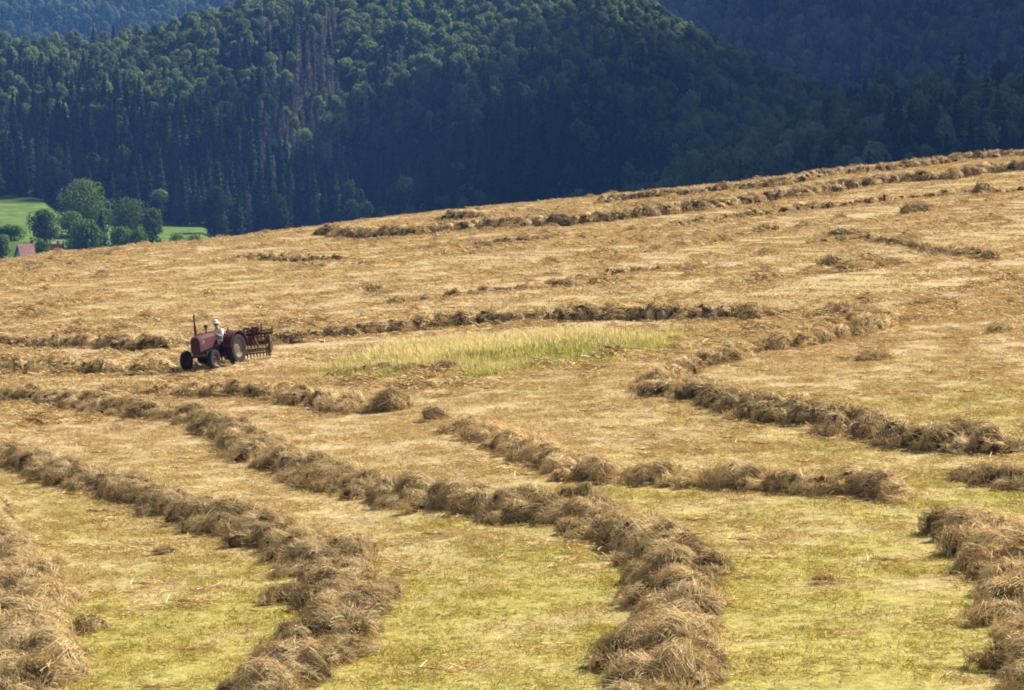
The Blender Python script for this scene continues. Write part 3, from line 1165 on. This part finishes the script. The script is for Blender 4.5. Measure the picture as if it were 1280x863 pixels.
WORDS = {'spruce': 'dark green pointed spruce', 'broadleaf_tree': 'round crowned green broadleaf tree', 'dead_spruce': 'bare grey dead spruce'}
for i in np.nonzero(single)[0]:
    k = str(TK[i])
    tree_thing(k, (TX[i], TY[i], TZ[i]), float(rotz[i]), tuple(map(float, scl[i])), SH[k][var[i]], WORDS[k] + ' ' + where(u[i], TY[i]), 'trees of the wood beyond the field')

# ---- the trees about the houses in the valley
big = {
    'wide': TreeShape('b', crown_broad(14, 15, 5200, .55, 30, .02), trunk_mb(11, .4, 7, 14), M['oak']),
    'round': TreeShape('b', crown_broad(12, 10.5, 4600, .52, 30, -.04), trunk_mb(9, .3, 6, 10), M['oak']),
    'fresh': TreeShape('b', crown_broad(10, 7.5, 3400, .46, 22, .0), trunk_mb(8, .24, 6, 7), M['fresh']),
    'bush': TreeShape('b', crown_broad(5, 7, 1800, .42, 12, .0), trunk_mb(3.4, .16, 6, 5), M['fresh']),
    'dim': TreeShape('b', crown_broad(12, 8, 4200, .5, 24, -.04, .55), trunk_mb(9, .28, 4, 6), M['dim']),
    'cone': TreeShape('s', crown_spruce(13, 2.7, 34, 12, .75, .02), trunk_mb(12.5, .25, 0, 1), M['spruce']),
    'egg': TreeShape('b', crown_broad(12, 7, 4200, .48, 26, -.06, .5), trunk_mb(9, .28, 4, 6), M['oak']),
}


def valley(px, top, D, kind, hpx, label, name='broadleaf_tree', group=None, wide=1.0):
    """a tree whose top shows at photo row top, hpx rows tall, at depth D"""
    X = (px - 640) / F * D
    z = level_z(top, D)
    hm = {'wide': 14, 'round': 12, 'fresh': 10, 'bush': 5, 'cone': 13, 'egg': 12, 'dim': 12}[kind]
    g = float(ground(X, D))
    H = z - g
    s = H / hm
    w = hpx * D / F / hm * wide
    tree_thing(name, (X, D, g), random.uniform(0, 6), (w, w, s), big[kind], label, group)


GV = 'trees around the valley houses'
valley(104, 226, 905, 'wide', 74, 'wide dark crowned tree standing highest behind the valley trees', group=GV)
valley(57, 260, 825, 'round', 60, 'dense round dark tree right above the red roofs', group=GV)
valley(93, 262, 820, 'fresh', 56, 'bright green round tree right of the red roof', group=GV)
valley(109, 281, 800, 'bush', 42, 'bright green low tree in front of the slim spruce', group=GV)
valley(127, 263, 830, 'cone', 62, 'slim pointed spruce in the middle of the valley trees', 'spruce', GV)
valley(160, 249, 870, 'wide', 56, 'broad olive green tree with a lit crown right of the slim spruce', group=GV)
valley(191, 259, 835, 'egg', 66, 'dense egg shaped dark tree at the right end of the valley trees', group=GV)
valley(152, 288, 800, 'bush', 34, 'grey green bush below the broad olive green tree', group=GV)
valley(172, 291, 795, 'bush', 26, 'low dull bush at the brow left of the egg shaped tree', group=GV)
valley(13, 283, 815, 'bush', 44, 'yellow green bush on the lit meadow at the far left', group=GV)
valley(2, 292, 780, 'egg', 52, 'dark green tree cut by the left edge beside the roofs', group=GV)
valley(53, 303, 772, 'bush', 20, 'small bush between the two red roofs', group=GV)
valley(243, 296, 790, 'bush', 22, 'low dark shrub in front of the small bright meadow strip', group=GV)
valley(222, 295, 800, 'bush', 22, 'low dark shrub just right of the egg shaped tree', group=GV)
valley(268, 232, 930, 'dim', 62, 'tall narrow tree at the edge of the small meadow strip', group=GV)
valley(350, 242, 900, 'dim', 54, 'rounded dark tree at the brow left of the long skyline windrow', group=GV)
valley(298, 245, 915, 'cone', 62, 'slim spruce at the brow right of the small meadow strip', 'spruce', GV)
valley(862, 204, 720, 'wide', 34, 'pale green round tree rising behind the skyline right of centre', group='trees behind the brow')


# ------------------------------------------------------------------ houses in the valley
def house(px, ridge_row, D, w, dpt, rz, wm, rm, label):
    X = (px - 640) / F * D
    g = float(ground(X, D))
    H = level_z(ridge_row, D) - g
    r = empty('house', (X, D, g), rz)
    ev = H - min(3.4, H * .5)
    b = MB()
    hw, hd = w / 2, dpt / 2
    b.add([(-hw, -hd, -1), (hw, -hd, -1), (hw, hd, -1), (-hw, hd, -1), (-hw, -hd, ev), (hw, -hd, ev), (hw, hd, ev), (-hw, hd, ev), (-hw, 0, H - .25), (hw, 0, H - .25)],
          [(0, 1, 5, 4), (2, 3, 7, 6), (1, 2, 6, 9, 5), (3, 0, 4, 8, 7), (0, 3, 2, 1), (4, 5, 9, 8), (6, 7, 8, 9)])
    b.build('wall', wm, r)
    rf = MB()
    o, e = .5, .45
    sl = (H - ev) / hd
    zl = ev - sl * e
    t = .22
    for sgn in (-1, 1):
        y0 = sgn * (hd + e)
        a = [(-hw - o, y0, zl), (hw + o, y0, zl), (hw + o, 0, H), (-hw - o, 0, H)]
        a2 = [(p[0], p[1], p[2] + t) for p in a]
        rf.add(a + a2, [(0, 1, 2, 3), (4, 5, 6, 7), (0, 1, 5, 4), (1, 2, 6, 5), (2, 3, 7, 6), (3, 0, 4, 7)])
    ro = rf.build('roof', rm, r)
    MB().box((hw * .4, hd * .25, H + .3), (.7, .6, 1.6), bev=.03).build('chimney', M['tiles'], ro)
    for zz in ((ev - 1.3,) if ev < 3.6 else (1.5, ev - 1.3)):
        for k in (-.55, 0, .55):
            wn = MB().box((k * hw, -hd - .02, zz), (1.0, .10, 1.2)).build('window', M['glass'], r)
            MB().box((k * hw, -hd - .05, zz - .68), (1.25, .22, .1)).build('sill', wm, wn)
    MB().box((hw + .02, 0, 1.0), (.1, 1.0, 2.1)).build('door', M['wood'], r)
    tag(r, label, 'house', 'houses in the valley')


house(36, 306, 790, 5.6, 5.0, .55, M['wall'], M['tiles2'], 'pale house with a faded pinkish roof at the left edge of the valley')
house(67, 306, 800, 6, 5.2, -.6, M['wall2'], M['tiles'], 'house with a brick red roof under the round dark tree')


# ------------------------------------------------------------------ tractor, driver and rake
def pose_matrix(px, py, heading):
    p = at(px, py)
    X, Y = p[0], p[1]
    e = .8
    dx = (float(ground(X + e, Y)) - float(ground(X - e, Y))) / (2 * e)
    dy = (float(ground(X, Y + e)) - float(ground(X, Y - e))) / (2 * e)
    up = Vector((-dx, -dy, 1)).normalized()
    f = Vector((math.cos(heading), math.sin(heading), 0))
    f = (f - up * f.dot(up)).normalized()
    l = up.cross(f)
    m = Matrix((f, l, up)).transposed().to_4x4()
    m.translation = Vector((X, Y, float(ground(X, Y))))
    return m


def tyre(c, R, w, lugs, par, mat=None):
    prof = [(R * .58, -w * .42), (R * .80, -w * .5), (R * .94, -w * .46), (R * .985, -w * .2), (R * .985, w * .2), (R * .94, w * .46), (R * .80, w * .5), (R * .58, w * .42), (R * .58, -w * .42)]
    m = MB().lathe(prof, c, 'Y', 32)
    for k in range(lugs):
        a = 2 * PI * k / lugs
        for sg in (-1, 1):
            aa = a + (.5 * 2 * PI / lugs if sg > 0 else 0)
            rot = Matrix.Rotation(-aa, 3, 'Y') @ Matrix.Rotation(sg * .6, 3, 'X')
            cc = Vector(c) + Matrix.Rotation(-aa, 3, 'Y') @ Vector((R * .985, sg * w * .22, 0))
            m.box(cc, (R * .06, w * .5, R * .07), rot)
    return m


def wheel(name, c, R, w, lugs, par, rimmat):
    e = bpy.data.objects.new(name, None)
    COL.objects.link(e)
    e.parent = par
    e.location = c
    tyre((0, 0, 0), R, w, lugs, e).build('tyre', M['rubber'], e)
    rm = MB().lathe([(.03, -w * .12), (R * .25, -w * .14), (R * .42, -w * .05), (R * .56, -w * .36), (R * .60, -w * .40), (R * .60, w * .40), (R * .56, w * .36), (R * .42, w * .12), (R * .25, w * .2), (.03, w * .22)], (0, 0, 0), 'Y', 28)
    for k in range(6):
        a = k * PI / 3
        rm.lathe([(.0, -.03), (.022, -.03), (.022, .03), (0, .03)], (R * .2 * math.cos(a), w * .2, R * .2 * math.sin(a)), 'Y', 6)
    rm.build('rim', rimmat, e, True)
    return e


TM = pose_matrix(278, 459, math.radians(246))
tr = empty('tractor')
tr.matrix_world = TM
tag(tr, 'old red open tractor with a black exhaust pipe, driving towards the lower left', 'tractor')
# bonnet: rounded nose, lofted along the tractor
st = [(.80, .28, .86, 1.42), (1.1, .28, .84, 1.42), (1.5, .27, .80, 1.40), (1.86, .25, .76, 1.38), (2.03, .22, .72, 1.32), (2.12, .16, .72, 1.22)]
v, f = [], []
for x, w, z0, z1 in st:
    pr = [(-w, z0), (-w, z1 - .14), (-w * .82, z1 - .04), (-w * .4, z1), (w * .4, z1), (w * .82, z1 - .04), (w, z1 - .14), (w, z0)]
    v += [(x, y, z) for y, z in pr]
nn = 8
for i in range(len(st) - 1):
    for k in range(nn):
        f.append((i * nn + k, i * nn + (k + 1) % nn, (i + 1) * nn + (k + 1) % nn, (i + 1) * nn + k))
f.append(tuple(range(nn)))
f.append(tuple((len(st) - 1) * nn + k for k in range(nn))[::-1])
MB().add(v, f).build('bonnet', M['red'], tr)
g = MB()
for k in range(6):
    g.box((2.135, 0, .82 + k * .062), (.03, .30, .022))
g.box((2.13, 0, 1.0), (.02, .04, .44))
g.build('grille', M['iron'], tr)
for s in (-1, 1):
    MB().lathe([(0, -.05), (.06, -.05), (.095, .03), (.10, .06), (.0, .07)], (1.99, s * .34, 1.12), 'X', 14).build('headlight', M['lamp'], tr, True)
MB().box((1.42, 0, .70), (1.3, .30, .30), bev=.03).box((1.3, 0, .62), (.5, .42, .32), bev=.03).build('engine', M['iron'], tr)
MB().box((.35, 0, .66), (1.25, .40, .44), bev=.05).box((0, 0, .62), (.5, .62, .5), bev=.06).build('gearbox', M['iron'], tr)
MB().tube([(0, -.62, .60), (0, .62, .60)], .11, 10).build('rear_axle', M['iron'], tr)
MB().tube([(1.76, -.55, .48), (1.76, 0, .56), (1.76, .55, .48)], .055, 8).tube([(1.76, -.55, .62), (1.76, -.55, .38)], .04).tube([(1.76, .55, .62), (1.76, .55, .38)], .04).build('front_axle', M['iron'], tr)
for s in (-1, 1):
    wheel('rear_wheel', (0, s * .72, .62), .62, .34, 18, tr, M['rim'])
    wheel('front_wheel', (1.76, s * .64, .40), .40, .20, 16, tr, M['rust'])
    fd = MB()
    a0, a1, R = math.radians(12), math.radians(168), .72
    v, f = [], []
    for k in range(15):
        a = a0 + (a1 - a0) * k / 14
        for (yy, rr) in ((s * .50, R), (s * .92, R), (s * .92, R + .03), (s * .50, R + .03)):
            v.append((math.cos(a) * rr, yy, .62 + math.sin(a) * rr))
    for k in range(14):
        for j in range(4):
            f.append((k * 4 + j, k * 4 + (j + 1) % 4, k * 4 + 4 + (j + 1) % 4, k * 4 + 4 + j))
    f += [(0, 1, 2, 3), (56, 57, 58, 59)]
    fd.add(v, f)
    # inner cheek plate
    v = [(math.cos(a0 + (a1 - a0) * k / 14) * R, s * .50, .62 + math.sin(a0 + (a1 - a0) * k / 14) * R) for k in range(15)]
    v2 = [(p[0], p[1] - s * .03, p[2]) for p in v]
    fd.add(v + v2, [tuple(range(15)), tuple(range(15, 30))])
    fd.build('mudguard', M['red'], tr)
    MB().box((.45, s * .42, .50), (.5, .30, .04), bev=.01).build('footplate', M['iron'], tr)
MB().tube([(1.66, -.14, 1.38), (1.66, -.14, 1.80)], .055, 10).tube([(1.66, -.14, 1.80), (1.66, -.14, 2.12), (1.61, -.14, 2.24)], .038, 10).build('exhaust_pipe', M['iron'], tr)
MB().tube([(1.2, .1, 1.45), (1.2, .1, 1.66)], .035, 8).lathe([(.0, 0), (.08, 0), (.08, .12), (0, .14)], (1.2, .1, 1.64), 'Z', 12).build('air_cleaner', M['iron'], tr)
MB().tube([(.85, 0, 1.0), (.62, 0, 1.30)], .025, 8).build('steering_column', M['iron'], tr)
sw = MB()
mt = Matrix.Translation((.60, 0, 1.31)) @ Matrix.Rotation(math.radians(-38), 4, 'Y')
tmp = MB().hoop((0, 0, 0), .21, .017, 'Z', 24, 6)
for a in (0, 2.1, 4.2):
    tmp.tube([(0, 0, 0), (.21 * math.cos(a), .21 * math.sin(a), 0)], .012, 5)
sw.add([tuple(mt @ Vector(p)) for p in tmp.v], tmp.f).build('steering_wheel', M['iron'], tr)
MB().box((0, 0, .88), (.42, .46, .08), bev=.03).box((-.20, 0, 1.04), (.06, .44, .28), bev=.025).tube([(0, 0, .7), (0, 0, .88)], .05).build('seat', M['iron'], tr)
hb = MB()
for s in (-1, 1):
    hb.tube([(-.15, s * .25, .45), (-.85, s * .30, .50)], .03, 6).tube([(-.2, s * .2, .85), (-.5, s * .28, .9), (-.6, s * .29, .5)], .022, 6)
hb.build('hitch_arms', M['iron'], tr)
MB().box((.75, .36, 1.0), (.3, .12, .2), bev=.02).build('toolbox', M['red'], tr)

# ---- hay rake behind the tractor: cross beam, tined reel between two discs, guard hoops, end deflector post, ground wheels
RM_ = TM @ Matrix.Translation((-1.6, .42, 0)) @ Matrix.Rotation(math.radians(24), 4, 'Z')
rk = empty('hay_rake')
rk.matrix_world = RM_
tag(rk, 'rusty red hay rake with tined reel mounted behind the tractor', 'hay rake')
fr = MB()
fr.tube([(0, -1.45, 1.02), (0, 1.05, 1.02)], .055, 8)
fr.tube([(.45, -.35, .55), (.1, -.1, 1.30), (.05, .1, 1.30), (.45, .45, .55)], .04, 6)
fr.tube([(.1, 0, 1.30), (-.55, 0, 1.18), (-.95, -.1, .95)], .04, 6)
fr.tube([(0, -1.45, 1.02), (-.35, -1.45, 1.2), (-.9, -1.35, 1.1)], .035, 6)
fr.tube([(0, 1.05, 1.02), (-.35, 1.05, 1.25), (-.9, .95, 1.1)], .035, 6)
fr.tube([(-.9, -1.35, 1.1), (-.9, .95, 1.1)], .035, 6)
fr.tube([(0, .6, 1.02), (-.15, .6, 1.42), (-.8, .55, 1.3)], .03, 6)
fr.tube([(0, -.8, 1.02), (-.2, -.8, 1.40), (-.8, -.85, 1.25)], .03, 6)
fr.build('frame', M['red'], rk)
for yy in (-1.3, .9):
    d = MB().hoop((-.5, yy, .62), .42, .03, 'Y', 24, 6)
    for k in range(6):
        a = k * PI / 3
        d.tube([(-.5, yy, .62), (-.5 + .42 * math.cos(a), yy, .62 + .42 * math.sin(a))], .016, 5)
    d.lathe([(0, -.06), (.09, -.06), (.09, .06), (0, .06)], (-.5, yy, .62), 'Y', 12)
    d.build('reel_disc', M['rim'], rk)
MB().tube([(-.5, -1.3, .62), (-.5, .9, .62)], .04, 8).build('reel_shaft', M['iron'], rk)
for k in range(8):
    a = k * PI / 4 + .2
    x, z = -.5 + .42 * math.cos(a), .62 + .42 * math.sin(a)
    b = MB().tube([(x, -1.3, z), (x, .9, z)], .034, 6).build('tine_bar', M['rust'], rk)
    t = MB()
    for j in range(16):
        yy = -1.22 + j * .135
        t.tube([(x, yy, z), (x - .02, yy, z - .14), (x - .07, yy, z - .27)], [.018, .016, .010], 4)
    t.build('tines', M['tine'], b)
for yy in (-.7, .1, .75):
    MB().hoop((-.5, yy, .62), .56, .035, 'Y', 16, 6, math.radians(20), math.radians(185)).build('guard_hoop', M['rust'], rk)
sh = MB().box((.02, .35, 1.22), (.3, .34, .26), bev=.04).box((-.15, -.75, 1.2), (.24, .3, .18), bev=.03)
sh.build('gear_box', M['rust'], rk)
cu = MB()
for k in range(16):
    cu.tube([(-1.0, -1.35 + k * .15, 1.05), (-1.06 - .03 * (k % 3), -1.35 + k * .15, .55), (-1.04, -1.33 + k * .15, .22)], [.022, .02, .016], 4)
cu.build('curtain_bars', M['iron'], rk)
dp = MB().tube([(-.95, -1.75, 1.22), (-.95, -1.75, .12)], .05, 8).tube([(0, -1.45, 1.02), (-.5, -1.6, 1.15), (-.95, -1.75, 1.15)], .035, 6)
dp.tube([(-.95, -1.75, .5), (-.6, -1.6, .45), (-.2, -1.5, .55)], .025, 6)
dp.build('deflector_post', M['rust'], rk)
for yy in (-1.05, .75):
    wheel('gauge_wheel', (-1.05, yy, .22), .22, .12, 12, rk, M['rim'])
    MB().tube([(-.9, yy, 1.1), (-1.0, yy, .6), (-1.05, yy + .1, .22)], .03, 6).build('wheel_strut', M['rust'], rk)
MB().box((.12, .1, .78), (.3, .26, .3), bev=.04).tube([(.12, .1, .78), (-.4, .1, .72)], .05, 8).build('gear_case', M['red'], rk)


# ---- the driver: one skinned body, clothes over it
def skin_mesh(name, verts, edges, mat, root=0, sub=2):
    me = bpy.data.meshes.new(name)
    me.from_pydata([p[:3] for p in verts], edges, [])
    ob = bpy.data.objects.new(name, me)
    COL.objects.link(ob)
    ob.modifiers.new('skin', 'SKIN')
    ob.modifiers.new('sub', 'SUBSURF').levels = sub
    sv = me.skin_vertices[0].data
    for i, p in enumerate(verts):
        r = p[3]
        sv[i].radius = (r, r) if not hasattr(r, '__len__') else r
        sv[i].use_root = (i == root)
    bpy.context.view_layer.update()
    ev = ob.evaluated_get(bpy.context.evaluated_depsgraph_get())
    nm = bpy.data.meshes.new_from_object(ev)
    bpy.data.objects.remove(ob)
    nm.materials.clear()
    nm.materials.append(mat)
    for p in nm.polygons:
        p.use_smooth = True
    nm.name = name
    return nm


BV = [(-.22, 0, 1.16, .12), (-.20, 0, 1.34, .115), (-.15, 0, 1.50, .13), (-.11, 0, 1.60, .10), (-.08, 0, 1.68, .055), (-.045, 0, 1.76, .075), (-.02, 0, 1.84, .092), (-.02, 0, 1.90, .07)]
BE = [(i, i + 1) for i in range(7)]
for s in (-1, 1):
    b = len(BV)
    BV += [(-.12, s * .16, 1.58, .06), (-.04, s * .25, 1.44, .047), (.06, s * .27, 1.32, .040), (.22, s * .22, 1.39, .033), (.34, s * .16, 1.47, .026), (.40, s * .15, 1.49, .03)]
    BE += [(3, b), (b, b + 1), (b + 1, b + 2), (b + 2, b + 3), (b + 3, b + 4), (b + 4, b + 5)]
    for k in range(4):
        c = len(BV)
        yk = s * (.15 + (k - 1.5) * .018)
        BV += [(.44, yk, 1.49 + .004 * k, .0095), (.46, yk, 1.465, .009), (.445, yk, 1.445, .008)]
        BE += [(b + 5, c), (c, c + 1), (c + 1, c + 2)]
    c = len(BV)
    BV += [(.40, s * .12, 1.475, .011), (.42, s * .105, 1.455, .009)]
    BE += [(b + 5, c), (c, c + 1)]
    b = len(BV)
    BV += [(-.18, s * .11, 1.10, .088), (.02, s * .15, 1.12, .078), (.26, s * .18, 1.10, .062), (.34, s * .19, .86, .05), (.36, s * .20, .60, .04), (.48, s * .21, .56, .038)]
    BE += [(0, b), (b, b + 1), (b + 1, b + 2), (b + 2, b + 3), (b + 3, b + 4), (b + 4, b + 5)]
per = link('person', skin_mesh('person', BV, BE, M['skin']))
per.matrix_world = TM @ Matrix.Translation((.22, 0, -.14))
tag(per, 'person in a white shirt and white sun hat driving the red tractor', 'person')
SV = [(-.22, 0, 1.12, .15), (-.20, 0, 1.34, .15), (-.15, 0, 1.50, .165), (-.11, 0, 1.61, .115)]
SE = [(0, 1), (1, 2), (2, 3)]
for s in (-1, 1):
    b = len(SV)
    SV += [(-.12, s * .16, 1.58, .085), (-.04, s * .25, 1.44, .066), (.05, s * .27, 1.33, .058)]
    SE += [(3, b), (b, b + 1), (b + 1, b + 2)]
link('shirt', skin_mesh('shirt', SV, SE, M['shirt']), per)
LV = [(-.22, 0, 1.12, .145)]
LE = []
for s in (-1, 1):
    b = len(LV)
    LV += [(-.18, s * .11, 1.10, .108), (.02, s * .15, 1.12, .097), (.26, s * .18, 1.10, .08), (.34, s * .19, .86, .068), (.36, s * .20, .64, .06)]
    LE += [(0, b), (b, b + 1), (b + 1, b + 2), (b + 2, b + 3), (b + 3, b + 4)]
link('trousers', skin_mesh('trousers', LV, LE, M['trouser']), per)
for s in (-1, 1):
    link('boot', skin_mesh('boot', [(.36, s * .20, .66, .055), (.36, s * .20, .58, .055), (.45, s * .21, .555, .048), (.54, s * .215, .55, .035)], [(0, 1), (1, 2), (2, 3)], M['boot']), per)
MB().lathe([(.0, .135), (.06, .13), (.105, .09), (.115, .02), (.12, 0), (.20, -.03), (.205, -.02), (.12, .015)], (-.02, 0, 1.90), 'Z', 20).build('sun_hat', M['hat'], per, True)
MB().lathe([(.085, .0), (.108, .03), (.104, .09), (.05, .12)], (-.045, 0, 1.80), 'Z', 16).build('hair', M['hair'], per, True)
fc = MB().tube([(.062, 0, 1.845), (.092, 0, 1.815), (.068, 0, 1.805)], [.010, .016, .010], 6)
fc.build('nose', M['skin'], per, True)
for s in (-1, 1):
    MB().lathe([(0, -.008), (.010, -.004), (.010, .004), (0, .008)], (.066, s * .033, 1.845), 'X', 8).build('eye', M['hair'], per)
    MB().lathe([(0, -.012), (.028, -.008), (.03, .006), (0, .010)], (-.025, s * .098, 1.83), 'Y', 8).build('ear', M['skin'], per)
MB().tube([(.064, -.025, 1.785), (.072, 0, 1.782), (.064, .025, 1.785)], .006, 5).build('mouth', M['rust'], per)

# ------------------------------------------------------------------ unseen clouds added to shade the hills
SUN_AZ, SUN_EL = math.radians(54), math.radians(47)
SD = Vector((math.cos(SUN_EL) * math.sin(SUN_AZ), math.cos(SUN_EL) * math.cos(SUN_AZ), math.sin(SUN_EL)))


def mat_cloud():
    m, t = new_mat('shade_cloud')
    d = nd(t, 'ShaderNodeBsdfDiffuse')
    d.inputs['Color'].default_value = (.85, .85, .87, 1)
    tp = nd(t, 'ShaderNodeBsdfTransparent')
    mx = nd(t, 'ShaderNodeMixShader')
    mx.inputs[0].default_value = .45
    t.links.new(tp.outputs[0], mx.inputs[1])
    t.links.new(d.outputs[0], mx.inputs[2])
    out(t, mx.outputs[0])
    return m


M['cloud'] = mat_cloud()


def cloud(cx, cy, cz, rx, ry, n, label):
    """a cloud whose shadow falls round (cx, cy, cz)"""
    k = (900 - cz) / SD.z
    c = Vector((cx, cy, cz)) + SD * k
    V, T, nb = [], [], 0
    iv, it = ico()
    for i in range(n):
        a = rng.uniform(0, 2 * PI)
        q = math.sqrt(rng.random())
        r = rng.uniform(.22, .42) * min(rx, ry)
        V.append(iv * np.array([r, r, r * .55]) * (1 + .15 * np.sin(iv[:, :1] * 5 + i)) + np.array([c.x + math.cos(a) * q * rx, c.y + math.sin(a) * q * ry, c.z + rng.uniform(-.1, .3) * r]))
        T.append(it + nb)
        nb += len(iv)
    o = link('cloud', raw_mesh('cloud', np.concatenate(V), None, np.concatenate(T), mats=[M['cloud']], smooth=True))
    tag(o, label, 'cloud', 'unseen clouds added for shade', 'structure')


cloud(-70, 1045, 10, 190, 52, 42, 'unseen long cloud added to shade the foot of the left hillside')
cloud(118, 735, 0, 112, 125, 50, 'unseen small cloud added to shade the near right slope')
cloud(232, 1010, 20, 196, 490, 130, 'unseen cloud added to shade the right hillside')
cloud(370, 2150, 80, 300, 450, 60, 'unseen cloud added to shade the far right hill')

# ------------------------------------------------------------------ haze
zlow = min(float(gz.min()), float(hz.min())) - 1.0
ztop = float(hz.max()) + 32
hb = bpy.data.meshes.new('haze')
x0, x1, y0, y1 = -1600, 1600, -140, 3760
hb.from_pydata([(x0, y0, zlow), (x1, y0, zlow), (x1, y1, zlow), (x0, y1, zlow), (x0, y0, ztop), (x1, y0, ztop), (x1, y1, ztop), (x0, y1, ztop)], [],
               [(0, 3, 2, 1), (4, 5, 6, 7), (0, 1, 5, 4), (1, 2, 6, 5), (2, 3, 7, 6), (3, 0, 4, 7)])
hm, t = new_mat('haze_air')
pv = nd(t, 'ShaderNodeVolumePrincipled')
pv.inputs['Color'].default_value = (.17, .40, 1.0, 1)
pv.inputs['Density'].default_value = .000105
pv.inputs['Anisotropy'].default_value = 0.0
o_ = nd(t, 'ShaderNodeOutputMaterial')
t.links.new(pv.outputs[0], o_.inputs['Volume'])
hb.materials.append(hm)
tag(link('haze', hb), 'thin blue haze over the valley', 'haze', kind='stuff')

# ------------------------------------------------------------------ light, sky, camera
w = bpy.data.worlds.new('World')
scene.world = w
w.use_nodes = True
t = w.node_tree
t.nodes.clear()
sky = t.nodes.new('ShaderNodeTexSky')
sky.sky_type = 'NISHITA'
sky.sun_disc = False
sky.sun_elevation = SUN_EL
sky.sun_rotation = SUN_AZ
bg = t.nodes.new('ShaderNodeBackground')
bg.inputs['Strength'].default_value = .05
wo = t.nodes.new('ShaderNodeOutputWorld')
t.links.new(sky.outputs[0], bg.inputs['Color'])
t.links.new(bg.outputs[0], wo.inputs['Surface'])

sl = bpy.data.lights.new('sun', 'SUN')
sl.energy = 5.0
sl.angle = math.radians(.5)
sl.color = (1.0, .94, .84)
so = bpy.data.objects.new('sun', sl)
COL.objects.link(so)
so.rotation_euler = SD.to_track_quat('Z', 'Y').to_euler()
so.location = (60, 60, 80)

cam = bpy.data.cameras.new('camera')
cam.sensor_width = 36
cam.lens = 36 * F / 1280
cam.clip_start = .5
cam.clip_end = 8000
co = bpy.data.objects.new('camera', cam)
COL.objects.link(co)
co.location = (0, 0, 0)
co.rotation_euler = (PI / 2 - PITCH, 0, 0)
scene.camera = co

scene.view_settings.view_transform = 'Standard'
scene.view_settings.look = 'None'
scene.view_settings.exposure = 1.0
scene.view_settings.gamma = 1.0
scene.cycles.use_denoising = True
scene.cycles.max_bounces = 5
scene.cycles.diffuse_bounces = 3
scene.cycles.transparent_max_bounces = 6
scene.cycles.volume_bounces = 0
scene.cycles.filter_width = 1.9
scene.cycles.sample_clamp_indirect = 4.0
print('TREES', n, int(single.sum()), 'z', zlow, ztop)
